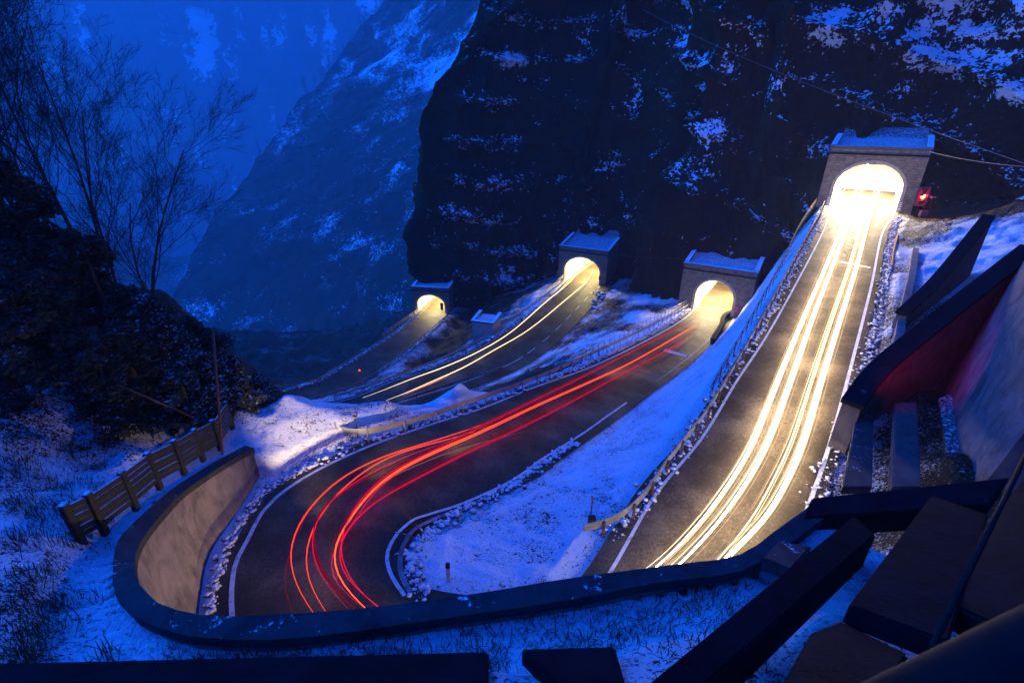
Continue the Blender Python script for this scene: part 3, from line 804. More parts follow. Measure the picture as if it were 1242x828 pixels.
def make_portal(p, label, Wf, H, hs, rise, roof_len, tilt, lampcol, lampW, roadslope, Ltun=24, boards=True, lean=0.0, lit_from=1.2):
    a = p['a']; rz = math.atan2(p['d'][1], p['d'][0]) - math.pi / 2
    root = empty('tunnel_portal', p['c'], rz); tag(root, label, 'tunnel portal')
    # facade with arched opening
    ar = arch_pts(a, hs, rise); w = Wf / 2; th = .9
    outer = []
    for (x, z) in ar:
        if z <= hs and x < 0: outer.append((-w, z))
        elif z <= hs and x > 0: outer.append((w, z))
        else:
            k = (x / a + 1) / 2; outer.append((-w + 2 * w * k, H))
    outer[2] = (-w, hs); 
    # corners
    ar2 = []; ou2 = []
    for i, (q, o) in enumerate(zip(ar, outer)):
        ar2.append(q); ou2.append(o)
        if i == 2: ar2.append((-a * .999, hs + .02)); ou2.append((-w, H))
        if i == len(ar) - 4: ar2.append((a * .999, hs + .02)); ou2.append((w, H))
    mb = MB(); n = len(ar2)
    V = [(x, 0, z) for x, z in ar2] + [(x, 0, z) for x, z in ou2] + [(x, th, z) for x, z in ar2] + [(x, th, z) for x, z in ou2]
    Fc = []
    for i in range(n - 1):
        Fc += [(i, i + 1, n + i + 1, n + i), (2 * n + i, 3 * n + i, 3 * n + i + 1, 2 * n + i + 1), (i, 2 * n + i, 2 * n + i + 1, i + 1), (n + i, n + i + 1, 3 * n + i + 1, 3 * n + i)]
    mb.add(V, Fc); mb.build('facade', M['stone'], root)
    # arch ring, proud of the wall
    ri = arch_pts(a - .03, hs, rise - .03); ro = arch_pts(a + .42, hs, rise + .42)
    mb = MB(); n = len(ri)
    V = [(x, -.07, z) for x, z in ri] + [(x, -.07, z) for x, z in ro] + [(x, .25, z) for x, z in ri] + [(x, .25, z) for x, z in ro]
    Fc = []
    for i in range(n - 1):
        Fc += [(i, i + 1, n + i + 1, n + i), (i, 2 * n + i, 2 * n + i + 1, i + 1), (n + i, n + i + 1, 3 * n + i + 1, 3 * n + i)]
    mb.add(V, Fc); mb.build('arch_ring', M['ring'], root)
    # string course under the parapet
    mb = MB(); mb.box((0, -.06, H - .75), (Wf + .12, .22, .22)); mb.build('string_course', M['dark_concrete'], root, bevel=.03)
    # parapet: front and two sides, rising to the back
    up = lambda y: H + .14 + y * tilt
    mb = MB()
    for (x0, y0, x1, y1, wd) in ((-w - .15, .3, w + .15, .3, .95), (-w + .25, .79, -w + .25, roof_len, .8), (w - .25, .79, w - .25, roof_len, .8)):
        mb.bar((x0, y0, up(y0)), (x1, y1, up(y1)), wd, .3)
    mb.build('coping', M['coping'], root, bevel=.04)
    # roof, sunk behind the coping and carrying snow
    nx, ny = 26, 22; xs = np.linspace(-w + .6, w - .6, nx); yy = np.linspace(.7, roof_len + 2.5, ny)
    Yg, Xg = np.meshgrid(yy, xs, indexing='ij')
    Zg = H - .28 + Yg * tilt + .16 * fbm(np.stack([Xg * .8 + p['c'][0], Yg * .8, Xg * 0], -1), 4, 77) + np.maximum(Yg - roof_len, 0) * .4
    npmesh('roof', np.stack([Xg, Yg, Zg], -1).reshape(-1, 3), grid_faces(ny, nx), M['roofsnow'], root, smooth=True)
    for s in (-1, 1):
        mb = MB(); x = s * (w - .25)
        mb.prism([(x - .245, th + .002, -3), (x - .245, roof_len, -3), (x - .245, roof_len, up(roof_len) - .16), (x - .245, th + .002, up(th) - .16)], (.49, 0, 0))
        mb.build('side_wall', M['stone'], root)
    for s in (-1, 1):
        mb = MB(); mb.box((s * (w + a) / 2, .45, -1.9), (w - a + .1, .86, 3.2))
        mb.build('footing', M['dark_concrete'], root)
    # lining of the bore
    li = arch_pts(a + .012, hs, rise + .012, 20); n = len(li); ns = 14
    V = []
    for k in range(ns):
        y = .3 + (Ltun) * k / (ns - 1)
        for x, z in li: V.append((x, y, z + roadslope * y))
    V = np.array(V); Fc = [tuple(f) for f in grid_faces(ns, n)]
    e = (ns - 1) * n; Fc.append(tuple(e + k for k in range(n)))
    npmesh('bore_lining', V, Fc, M['lining'], root, smooth=False)
    # lamps along the crown of the bore
    for y in (2.5, 7.5, 12.5, 17.5):
        mb = MB(); mb.box((-.9, y, hs + rise * .90 + roadslope * y), (.16, 1.1, .1)); mb.build('tunnel_lamp', M['lamp_warm'], root, bevel=.02)
        L = bpy.data.lights.new('tunnel_light', 'AREA'); L.shape = 'RECTANGLE'; L.size = .35; L.size_y = 1.3; L.energy = lampW * GAIN; L.color = lampcol
        lo = bpy.data.objects.new('tunnel_light', L); COL.objects.link(lo); lo.parent = root; lo.location = (-.7, y, hs + rise * .82 + roadslope * y)
        lo.rotation_euler = (math.radians(-18), 0, 0)
    # striped marker boards beside the opening
    if boards:
        for s in (-1, 1):
            bb = MB(); bb.box((s * (a + .33), -.16, .95), (.34, .05, 1.15)); bo_ = bb.build('marker_board', M['white_board'], root)
            st = MB()
            for k in range(4):
                z = .5 + k * .28; st.prism([(s * (a + .33) - .165, -.19, z), (s * (a + .33) + .165, -.19, z + .14), (s * (a + .33) + .165, -.19, z + .27), (s * (a + .33) - .165, -.19, z + .13)], (0, .003, 0))
            st.build('stripe', M['black_board'], bo_)
    return root

def zfit(p, u, v):
    """height above the road where the sight line through a pixel meets the facade plane"""
    r = ray(u, v); d = np.array([*p['d'], 0]); k = np.dot(p['c'], d) / np.dot(r, d); q = r * k
    x, y, z = local(p, q); return float(x), float(z)
for i, pts in enumerate([[(1054, 198), (1009, 172), (1131, 183), (995, 237), (1012, 225), (1096, 231)], [(867, 340), (831, 314), (919, 335), (828, 366), (841, 358)], [(706, 313), (677, 297), (737, 306), (686, 326)], [(519, 359), (499, 348), (544, 350), (509, 368)]]):
    print('portal', i + 1, [tuple(np.round(zfit(PORTALS[i], *q), 1)) for q in pts])

WARM = (1.0, .78, .42); YEL = (1.0, .82, .36)
make_portal(PORTALS[0], 'highest and largest stone tunnel portal, glowing white beside the red traffic light', 12.4, 8.7, 3.1, 3.6, 8, .2, (1, .82, .55), 9000, .02)
make_portal(PORTALS[1], 'stone tunnel portal where the red light trails enter, right below the steep white road', 12.6, 8.6, 2.9, 3.5, 9, .18, WARM, 3600, -.03)
make_portal(PORTALS[2], 'tunnel portal at the top of the twin yellow trails, with a snowy flat roof', 12.2, 8.1, 2.8, 3.3, 9, .16, YEL, 2600, .02)
make_portal(PORTALS[3], 'smallest and lowest tunnel portal, farthest left above the empty dark road', 10, 6.6, 2.1, 2.6, 9, .10, YEL, 1900, -.02)

# ------------------------------------------------------------------ light trails
def trail(road, px, dz, r, mat, label, group=None, strands=((0, 1, None),), cat='light trail'):
    """a bundle of glowing strands: (sideways offset, thickness factor, material)"""
    P = road.lift(px, dz); P = catmull(P, .6); Q = resample(P, .6)
    for _ in range(4): Q[1:-1] = (Q[:-2] + 2 * Q[1:-1] + Q[2:]) / 4
    n = len(Q); T = np.gradient(Q, axis=0); T[:, 2] = 0; T /= np.linalg.norm(T, axis=1)[:, None]; S = np.stack([T[:, 1], -T[:, 0], T[:, 0] * 0], 1)
    root = empty('light_trail', Q[n // 2]); tag(root, label, cat, group)
    for k, (off, th, m) in enumerate(strands):
        a = 0 if k == 0 else int(RNG.integers(0, max(1, n // 12))); b = n if k == 0 else n - int(RNG.integers(0, max(1, n // 10)))
        wob = .25 * abs(off) * np.sin(np.linspace(0, 5, n) + k * 2)
        R = (Q + S * (off + wob)[:, None] + np.array([0, 0, .03 * k - .02]))[a:b] - Q[n // 2]; m_ = len(R)
        rr = r * th * np.clip(np.minimum(np.arange(m_), np.arange(m_)[::-1]) / min(26, m_ / 3) + .12, 0, 1)
        mb = MB(); mb.tube(R, rr, 7); mb.build('strand', m or mat, root, smooth=True)
    return root
E_W = mat_emit('headlight_trail', (1, .82, .57), 27.0)
E_W2 = mat_emit('headlight_trail_soft', (1, .68, .36), 2.2)
E_Y = mat_emit('yellow_trail', (1, .74, .36), 1.5)
E_R = mat_emit('tail_light_trail', (1, .004, .05), .62)
E_R2 = mat_emit('tail_light_trail_dim', (.8, .003, .06), .13)
E_O = mat_emit('tail_light_trail_bright', (1, .05, .012), 2.6)
E_P = mat_emit('faint_trail', (.5, .42, .36), .16)
E_RO = mat_emit('orange_trail', (1, .045, .014), .95)
E_W3 = mat_emit('headlight_trail_dim', (1, .66, .36), .55)
BW = ((0, 1, None), (.17, .45, E_W2), (-.16, .5, E_W2), (.30, .3, E_W3), (-.29, .25, E_W3))
W1 = 'headlight trails on the steep upper road'
trail(ROAD_A, [(1040, 225), (1034, 245), (1023, 270), (1000, 327), (975, 385), (945, 458), (909, 545), (880, 592), (850, 632), (810, 675), (780, 700), (735, 724), (690, 736)], .62, .058, E_W, 'leftmost thick white headlight trail on the steep upper road', group=W1, strands=BW)
trail(ROAD_A, [(1046, 225), (1040, 245), (1030, 270), (1007, 330), (985, 388), (960, 460), (930, 540), (905, 585), (872, 632), (832, 676), (800, 705), (755, 732), (700, 750)], .70, .066, E_W, 'second white headlight trail from the left, paired with the leftmost one', group=W1, strands=BW)
trail(ROAD_A, [(1064, 225), (1056, 245), (1046, 270), (1028, 330), (1008, 388), (984, 460), (957, 541), (935, 587), (912, 628), (876, 672), (845, 705), (800, 740), (735, 768)], .62, .04, E_W2, 'thinnest white trail on the steep upper road, left edge of the right pair', group=W1, strands=BW)
trail(ROAD_A, [(1068, 225), (1062, 245), (1053, 270), (1037, 330), (1019, 388), (997, 460), (972, 543), (952, 587), (928, 627), (889, 667), (855, 702), (815, 740), (745, 778)], .70, .078, E_W, 'rightmost and brightest white headlight trail on the steep upper road', group=W1, strands=BW)
R1g = 'red tail light trails through the hairpin'
trail(ROAD_A, [(845, 384), (829, 394), (748, 436), (647, 486), (575, 521), (522, 548), (478, 569), (440, 602), (420, 632), (411, 666), (425, 705), (452, 731), (480, 752)], .75, .046, E_R, 'long red trail nearest the white edge line, bright as it reaches the parapet', group=R1g, strands=((0, 1, None), (.09, .5, E_R2), (-.10, .55, E_R2), (.2, .35, E_R2)))
trail(ROAD_A, [(846, 392), (829, 403), (765, 440), (720, 461), (650, 492), (580, 525), (520, 551), (476, 574), (444, 602), (421, 634), (404, 660), (402, 680), (412, 705), (437, 732), (460, 752)], .70, .07, E_O, 'thick orange red trail, brightest of the hairpin bend', group=R1g, strands=((0, 1, None), (.09, .5, E_R2), (-.10, .55, E_R2), (.2, .35, E_R2)))
trail(ROAD_A, [(848, 396), (829, 413), (765, 448), (680, 494), (620, 524), (566, 549), (511, 577), (451, 611), (424, 637), (407, 668), (412, 690), (432, 714), (456, 733), (480, 750)], .62, .048, E_R, 'long red trail on the inner side running up towards the tunnel', group=R1g, strands=((0, 1, None), (.09, .5, E_R2), (-.10, .55, E_R2), (.2, .35, E_R2)))
trail(ROAD_A, [(840, 398), (790, 425), (731, 447), (660, 483), (590, 516), (540, 541), (490, 566), (446, 596), (424, 622)], .55, .022, E_R2, 'faint red trail between the two long red ones', group=R1g)
trail(ROAD_A, [(610, 505), (575, 518), (520, 536), (470, 551), (445, 562), (419, 575), (385, 604), (363, 632), (353, 656), (351, 683), (360, 712), (374, 736), (390, 756)], .75, .034, E_RO, 'outer orange trail in the hairpin, wide smooth arc', group=R1g)
trail(ROAD_A, [(600, 514), (560, 528), (510, 541), (475, 552), (440, 572), (414, 593), (390, 620), (375, 649), (369, 680), (376, 712), (390, 735), (404, 754)], .72, .034, E_RO, 'middle orange trail in the hairpin, between the outer arc and the broad red band', group=R1g)
trail(ROAD_A, [(440, 566), (400, 590), (370, 625), (352, 668), (345, 688), (342, 706), (346, 725), (353, 740), (362, 756)], .55, .022, E_R2, 'short dark red trail, outermost of the hairpin arcs', group=R1g)
trail(ROAD_A, [(500, 553), (445, 578), (405, 602), (385, 622), (379, 645), (380, 668), (390, 693), (408, 717), (428, 736), (445, 752)], .80, .06, E_R2, 'broad dull red band curling across the hairpin', group=R1g)
trail(ROAD_A, [(560, 530), (500, 550), (440, 578), (400, 606), (384, 626), (378, 648), (377, 668), (385, 692), (402, 716), (422, 737)], .86, .018, E_R, 'thin red trail along the edge of the broad dull band', group=R1g)
trail(ROAD_A, [(540, 545), (490, 568), (450, 600), (425, 640), (410, 655), (398, 675), (396, 690), (408, 710), (426, 726), (444, 738)], .5, .018, E_R, 'thin red trail crossing inside the brightest orange one', group=R1g)
trail(ROAD_A, [(640, 522), (590, 535), (550, 546), (500, 566), (462, 585), (430, 610)], .4, .02, E_P, 'thin greyish trail crossing the road before the hairpin', group=R1g)
Y1 = 'yellow trails on the middle road'
trail(ROAD_C, [(703, 322), (697, 336), (661, 367), (615, 406), (575, 429), (536, 446), (500, 459), (462, 474), (440, 482)], .65, .065, E_Y, 'left pale yellow headlight trail on the middle road', group=Y1, strands=((0, 1, None), (.14, .4, E_W3), (-.13, .35, E_W3)))
trail(ROAD_C, [(720, 322), (714, 338), (683, 366), (638, 402), (600, 424), (561, 446), (520, 464), (490, 477), (464, 487)], .65, .065, E_Y, 'right pale yellow headlight trail on the middle road', group=Y1, strands=((0, 1, None), (.14, .4, E_W3), (-.13, .35, E_W3)))
trail(ROAD_C, [(545, 455), (520, 466), (500, 474), (488, 480)], .9, .06, E_R, 'short red trail end beside the right yellow trail', group=Y1, strands=((0, 1, None), (.14, .4, E_W3), (-.13, .35, E_W3)))

# ------------------------------------------------------------------ guardrails, railings
def guardrail(road, px, dz, label, mat, posts_every=2.0, h=.32, post_mat=None, cat='guardrail', group='guardrails along the roads', wd=.07):
    P = catmull(road.lift(px, dz), .5); P = resample(P, .5)
    for _ in range(3): P[1:-1] = (P[:-2] + 2 * P[1:-1] + P[2:]) / 4
    root = empty('guardrail', P[0]); tag(root, label, cat, group)
    Q = P - P[0]
    T = np.gradient(Q, axis=0); T[:, 2] = 0; T /= np.linalg.norm(T, axis=1)[:, None]; S = np.stack([T[:, 1], -T[:, 0], T[:, 0] * 0], 1)
    # W-beam profile
    prof = [(-.0, -h / 2), (wd, -h * .36), (wd, -h * .2), (.0, -h * .05), (.0, h * .05), (wd, h * .2), (wd, h * .36), (0, h / 2), (-.02, h / 2), (-.02, -h / 2)]
    n = len(prof); V = []
    for i in range(len(Q)):
        for a, b in prof: V.append(Q[i] + S[i] * a + np.array([0, 0, b]))
    Fc = []
    for i in range(len(Q) - 1):
        for k in range(n): Fc.append((i * n + k, i * n + (k + 1) % n, (i + 1) * n + (k + 1) % n, (i + 1) * n + k))
    Fc += [tuple(range(n)), tuple((len(Q) - 1) * n + k for k in range(n))]
    mb = MB(); mb.add(V, Fc); mb.build('rail', mat, root)
    st = max(1, int(posts_every / .5))
    for i in range(1, len(Q), st):
        mb = MB(); mb.box(Q[i] - S[i] * .09 + np.array([0, 0, -.32]), (.1, .12, .95)); mb.build('post', post_mat or mat, root)
    return root
def pipe_railing(road, px, dz, label, mat, heights=(0, -.45), r=.03, every=2.0, group='pipe railings along the roads'):
    P = catmull(road.lift(px, dz), .5); P = resample(P, .5)
    for _ in range(3): P[1:-1] = (P[:-2] + 2 * P[1:-1] + P[2:]) / 4
    root = empty('railing', P[0]); tag(root, label, 'railing', group); Q = P - P[0]
    for hgt in heights:
        mb = MB(); mb.tube(Q + np.array([0, 0, hgt]), r, 6); mb.build('rail', mat, root, smooth=True)
    for i in range(0, len(Q), max(1, int(every / .5))):
        mb = MB(); mb.tube([Q[i] + np.array([0, 0, .02]), Q[i] - np.array([0, 0, 1.4])], r * 1.15, 6); mb.build('post', mat, root)
    return root
guardrail(ROAD_A, [(1000, 245), (993, 262), (986, 273), (944, 350), (893, 440), (852, 506), (829, 534), (800, 572), (778, 604), (760, 620), (741, 632), (722, 638), (708, 640)], .72, 'long guardrail down the left side of the steep upper road', M['steel'], 2.4, .44, M['rust'])
pipe_railing(ROAD_A, [(991, 240), (971, 270), (947, 318), (910, 385), (880, 436), (862, 470)], 1.25, 'rusty pipe railing behind the guardrail of the steep upper road', M['rust'], (0, -.4), .03, 2.4)
guardrail(ROAD_A, [(836, 369), (829, 373), (782, 398), (714, 430), (647, 459), (600, 476), (540, 497), (500, 510), (466, 519), (440, 524), (420, 523), (406, 518), (400, 511)], .72, 'pale lit guardrail with a curved end along the snow bank of the red trails road', M['steel'], 2.6, .42)
pipe_railing(ROAD_A, [(836, 363), (810, 376), (780, 390), (745, 407), (715, 422), (690, 434)], 1.35, 'pipe railing above the guardrail beside the portal of the red trails', M['steel'], (0, -.5), .04, 2.0)
guardrail(ROAD_C, [(688, 336), (678, 344), (650, 366), (613, 392), (575, 415), (535, 434), (505, 446), (470, 459), (436, 471), (405, 480)], .75, 'guardrail on the left side of the twin yellow trails', M['steel'], 2.6)
pipe_railing(ROAD_C, [(683, 333), (672, 345), (650, 361), (625, 379), (600, 396)], 1.5, 'pipe railing beside the middle portal', M['steel'], (0, -.5), .045, 2.2)
guardrail(ROAD_C, [(610, 445), (585, 454), (555, 462), (525, 472), (490, 484)], .45, 'low snow topped rail on the right side of the twin yellow trails', M['coping'], 3, .3, M['wood'])
guardrail(ROAD_D, [(508, 378), (500, 385), (474, 404), (440, 426), (405, 447), (383, 460), (345, 468), (312, 474)], .75, 'left guardrail of the lowest empty road', M['steel'], 2.6)
guardrail(ROAD_D, [(543, 382), (530, 392), (505, 414), (478, 436), (458, 450)], .75, 'right guardrail of the lowest empty road, snow along its foot', M['steel'], 2.6)
pipe_railing(ROAD_D, [(508, 374), (495, 383), (480, 393), (462, 406)], 1.4, 'pipe railing beside the smallest portal', M['steel'], (0, -.5), .045, 2.2)

# ------------------------------------------------------------------ rubble and snow lumps along the road edges
import bmesh
def lump_unit(seed):
    bm = bmesh.new(); bmesh.ops.create_icosphere(bm, subdivisions=2, radius=1)
    V = np.array([v.co[:] for v in bm.verts]); Fc = np.array([[v.index for v in f.verts] for f in bm.faces]); bm.free()
    V = V * (1 + .75 * fbm(V * 1.6 + seed * 7.7, 4, seed, .65)[:, None]); V[:, 2] *= .8
    return V, Fc
LUMPS = [lump_unit(k) for k in range(6)]
def rubble(P, n, spread, smin, smax, mat, label, bias=0.0, name='snowy_rubble'):
    P = np.asarray(P); VV = []; FF = []; b = 0
    for _ in range(int(n * 1.9)):
        i = int(RNG.integers(0, len(P) - 1)); q = P[i] + (P[i + 1] - P[i]) * RNG.random()
        d = P[min(i + 1, len(P) - 1)] - P[i]; d[2] = 0; d /= np.linalg.norm(d) + 1e-6; s = np.array([d[1], -d[0], 0])
        sz = (smin + (smax - smin) * RNG.random() ** 3.2) * .85
        V, Fc = LUMPS[int(RNG.integers(0, 6))]
        an = RNG.random() * 6.28; c, sn = math.cos(an), math.sin(an)
        Vr = V @ np.array([[c, -sn, 0], [sn, c, 0], [0, 0, 1]]).T * sz * np.array([1, .8 + .4 * RNG.random(), .7 + .5 * RNG.random()])
        q = q + s * RNG.normal(0, spread); q[2] += sz * .15 + bias
        VV.append(Vr + q); FF.append(Fc + b); b += len(V)
    return tag(npmesh(name, np.concatenate(VV), np.concatenate(FF), mat), label, 'rubble', kind='stuff')
def edge_path(road, t, off, a, b, dz=0.0):
    n = len(road.O); d = (road.I - road.O) / road.width()[:, None]; P = road.pts(t) + d * off; P = P + np.array([0, 0, dz]); return P[int(a * n):int(b * n)]
def span(road, px, dz): return resample(catmull(road.lift(px, dz), .5), .5)
rubble(span(ROAD_A, [(1001, 250), (989, 278), (955, 340), (915, 410), (880, 460), (845, 518), (812, 562), (785, 602), (760, 628), (735, 650)], 0), 1100, .26, .025, .2, M['rubble'], 'row of snowy stones between guardrail and left edge of the steep upper road')
rubble(span(ROAD_A, [(1089, 262), (1083, 285), (1076, 330), (1062, 400), (1048, 450), (1032, 500), (1017, 550), (1000, 590), (985, 625)], 0), 1300, .3, .02, .17, M['rubble'], 'row of snow clumps along the right edge of the steep upper road')
rubble(span(ROAD_A, [(838, 373), (826, 383), (778, 409), (708, 442), (640, 468), (572, 493), (535, 506), (460, 530), (405, 551), (370, 567)], 0), 1000, .26, .03, .24, M['rubble'], 'snow lumps and leaves between the curved guardrail and the red trails road')
rubble(span(ROAD_A, [(385, 560), (350, 578), (320, 595), (300, 622), (281, 650), (266, 690), (256, 720), (252, 745)], 0), 380, .15, .02, .17, M['rubble'], 'crumbled snow at the foot of the tall hairpin wall')
rubble(span(ROAD_A, [(700, 535), (665, 557), (625, 587), (590, 606), (555, 622), (525, 642), (505, 660), (497, 685), (505, 710), (520, 724)], 0), 420, .2, .03, .2, M['rubble'], 'snow lumps along the inner kerb of the hairpin')
rubble(span(ROAD_C, [(684, 350), (655, 371), (615, 399), (577, 421), (536, 439), (505, 450), (470, 462), (430, 477)], 0), 330, .3, .08, .34, M['rubble'], 'snow lumps on the left edge of the twin yellow trails road')
rubble(span(ROAD_C, [(730, 352), (726, 368), (728, 385), (735, 395)], 0), 110, .8, .1, .5, M['rubble'], 'pale rubble right of the middle portal')
rubble(span(ROAD_D, [(506, 384), (478, 405), (440, 429), (405, 451), (380, 464), (345, 473), (312, 480)], 0), 240, .3, .08, .32, M['rubble'], 'snow lumps on the left edge of the lowest road')
rubble(span(ROAD_D, [(541, 385), (510, 415), (481, 438), (462, 452)], 0), 150, .3, .08, .3, M['rubble'], 'snow lumps on the right edge of the lowest road')

# ------------------------------------------------------------------ hairpin wall below the camera
def hairpin_wall():
    n = len(wi); root = empty('retaining_wall', wi[n // 2]); tag(root, 'tall curved concrete wall around the outside of the hairpin, lit brown on its inner face', 'wall')
    o = wi[n // 2]
    zb = np.full(n, -18.6)
    inn = wo - wi; inn[:, 2] = 0; inn /= np.linalg.norm(inn, axis=1)[:, None]
    hgt = wi[:, 2] - zb
    fb = wi - inn * (hgt * .10)[:, None] + inn * .06; fb[:, 2] = zb
    ft = wi + inn * .06; ft = ft - np.array([0, 0, .28])
    bt = wo - inn * .06 - np.array([0, 0, .28]); bb = bt.copy(); bb[:, 2] = zb
    # face and back
    k = 7; rows = [fb + (ft - fb) * (j / (k - 1)) for j in range(k)] + [bt, bb]
    V = np.stack(rows, 1) - o; Fc = [tuple(f) for f in grid_faces(n, len(rows))]; r = len(rows)
    Fc += [tuple(range(r))[::-1], tuple((n - 1) * r + j for j in range(r))]
    mb = MB(); mb.add(V.reshape(-1, 3), Fc); mb.build('wall_face', M['concrete'], root, smooth=False)
    rows = [wi - np.array([0, 0, .28]), wi, wo, wo - np.array([0, 0, .28])]
    V = np.stack(rows, 1) - o; Fc = [tuple(f) for f in grid_faces(n, 4)] + [(i * 4 + 3, (i + 1) * 4 + 3, (i + 1) * 4, i * 4) for i in range(n - 1)] + [(3, 2, 1, 0), tuple((n - 1) * 4 + j for j in range(4))]
    mb = MB(); mb.add(V.reshape(-1, 3), Fc); mb.build('coping', M['concrete_snow'], root)
hairpin_wall()

# ------------------------------------------------------------------ slabs and beams in the lower right corner, and the buttress walls
def slab(name, px, thick, mat, label, cat, bevel=.04, sub='slab', push=(0, 0, 0)):
    P = [pz(u, v, z) for u, v, z in px]; o = P[0]
    nrm = np.cross(P[1] - P[0], P[2] - P[0])
    for k in range(3, len(P)):
        rr = ray(*px[k][:2]); P[k] = rr * (np.dot(nrm, P[0]) / np.dot(nrm, rr))
    mb = MB(); mb.prism([p - o for p in P], (push[0], push[1], -thick)); ob = mb.build(name, mat, bevel=bevel); ob.location = o
    return tag(ob, label, cat)
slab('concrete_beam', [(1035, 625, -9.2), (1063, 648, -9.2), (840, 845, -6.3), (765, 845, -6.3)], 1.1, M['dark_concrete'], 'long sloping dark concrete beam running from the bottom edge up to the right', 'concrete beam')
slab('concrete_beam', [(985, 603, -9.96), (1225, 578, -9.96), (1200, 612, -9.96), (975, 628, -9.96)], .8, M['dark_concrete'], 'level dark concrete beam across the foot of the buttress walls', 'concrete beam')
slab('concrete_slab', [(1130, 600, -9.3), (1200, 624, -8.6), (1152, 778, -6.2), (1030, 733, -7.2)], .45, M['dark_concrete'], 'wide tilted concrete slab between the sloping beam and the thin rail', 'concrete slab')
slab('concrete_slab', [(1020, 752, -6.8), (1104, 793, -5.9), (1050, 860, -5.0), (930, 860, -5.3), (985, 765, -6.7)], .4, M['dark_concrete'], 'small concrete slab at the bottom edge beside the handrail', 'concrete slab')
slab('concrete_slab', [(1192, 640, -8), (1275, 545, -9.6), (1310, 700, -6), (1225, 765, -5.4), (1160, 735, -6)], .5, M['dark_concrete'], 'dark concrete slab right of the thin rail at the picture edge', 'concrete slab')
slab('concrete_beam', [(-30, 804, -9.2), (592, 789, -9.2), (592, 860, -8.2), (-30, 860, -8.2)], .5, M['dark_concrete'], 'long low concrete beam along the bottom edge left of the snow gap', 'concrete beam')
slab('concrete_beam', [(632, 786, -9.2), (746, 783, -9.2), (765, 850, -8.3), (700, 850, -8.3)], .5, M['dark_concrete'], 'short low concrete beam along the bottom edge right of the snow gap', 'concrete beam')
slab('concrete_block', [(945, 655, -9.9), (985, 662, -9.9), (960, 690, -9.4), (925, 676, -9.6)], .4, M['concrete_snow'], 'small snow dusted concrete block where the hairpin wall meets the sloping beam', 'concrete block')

def wall_quad(name, top, zbot, thick, mat, capmat, label, capw=.5, cap=True, batter=0.0):
    """wall whose top edge follows the points; face towards the camera"""
    P = [np.asarray(p, float) for p in top]; o = P[0]; Q = catmull([p - o for p in P], .8); n = len(Q)
    T = np.gradient(Q, axis=0); T[:, 2] = 0; T /= np.linalg.norm(T, axis=1)[:, None]; S = np.stack([T[:, 1], -T[:, 0], 0 * T[:, 0]], 1)
    mid = (P[0] + P[-1]) / 2
    if np.dot(S[n // 2], -mid) < 0: S = -S
    root = empty(name, o); tag(root, label, 'wall')
    h = Q[:, 2] - (zbot - o[2])
    rows = [];
    for j in range(6):
        k = j / 5; r = Q + S * (batter * h * (1 - k))[:, None]; r[:, 2] = (zbot - o[2]) + h * k; rows.append(r)
    bk = Q - S * thick; rows.append(bk); b2 = bk.copy(); b2[:, 2] = zbot - o[2]; rows.append(b2)
    V = np.stack(rows, 1); r = len(rows); Fc = [tuple(f) for f in grid_faces(n, r)] + [tuple(range(r))[::-1], tuple((n - 1) * r + j for j in range(r))]
    mb = MB(); mb.add(V.reshape(-1, 3), Fc); mb.build('wall_face', mat, root)
    if cap:
        rows = [Q + S * .1 + np.array([0, 0, .004]), Q + S * .1 + np.array([0, 0, .25]), Q - S * (thick + .1) + np.array([0, 0, .25]), Q - S * (thick + .1) + np.array([0, 0, .004])]
        V = np.stack(rows, 1); Fc = [tuple(f) for f in grid_faces(n, 4)] + [(i * 4 + 3, (i + 1) * 4 + 3, (i + 1) * 4, i * 4) for i in range(n - 1)] + [(3, 2, 1, 0), tuple((n - 1) * 4 + j for j in range(4))]
        mb = MB(); mb.add(V.reshape(-1, 3), Fc); mb.build('coping', capmat, root)
    return root
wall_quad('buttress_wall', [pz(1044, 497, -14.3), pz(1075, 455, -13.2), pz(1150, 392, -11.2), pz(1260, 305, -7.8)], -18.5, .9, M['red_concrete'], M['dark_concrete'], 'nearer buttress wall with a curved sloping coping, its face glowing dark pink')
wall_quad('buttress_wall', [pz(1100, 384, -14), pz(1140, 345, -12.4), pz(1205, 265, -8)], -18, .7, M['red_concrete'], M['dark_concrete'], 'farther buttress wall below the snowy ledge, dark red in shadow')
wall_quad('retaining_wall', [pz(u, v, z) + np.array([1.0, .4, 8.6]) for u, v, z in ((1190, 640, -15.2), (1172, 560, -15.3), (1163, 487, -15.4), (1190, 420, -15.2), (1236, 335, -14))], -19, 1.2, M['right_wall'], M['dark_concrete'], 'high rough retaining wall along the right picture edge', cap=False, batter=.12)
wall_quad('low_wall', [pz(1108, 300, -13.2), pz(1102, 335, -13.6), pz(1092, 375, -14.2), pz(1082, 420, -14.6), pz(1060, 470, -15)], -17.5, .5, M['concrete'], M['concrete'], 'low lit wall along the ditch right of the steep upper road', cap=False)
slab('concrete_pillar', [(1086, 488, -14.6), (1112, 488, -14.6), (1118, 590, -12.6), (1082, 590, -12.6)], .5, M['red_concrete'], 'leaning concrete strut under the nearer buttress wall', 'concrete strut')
slab('concrete_pillar', [(1040, 500, -15.4), (1060, 500, -15.4), (1058, 590, -13.4), (1022, 590, -13.6)], .4, M['concrete_snow'], 'snow striped strut beside the right edge of the steep road', 'concrete strut')
slab('snow_ledge', [(1139, 482, -14.8), (1150, 478, -14.8), (1163, 484, -14.8), (1166, 530, -13.6), (1174, 582, -12.4), (1150, 580, -12.4), (1147, 540, -13.4)], .3, M['ledge'], 'narrow ledge of snow between the buttress wall and the right retaining wall', 'ledge')

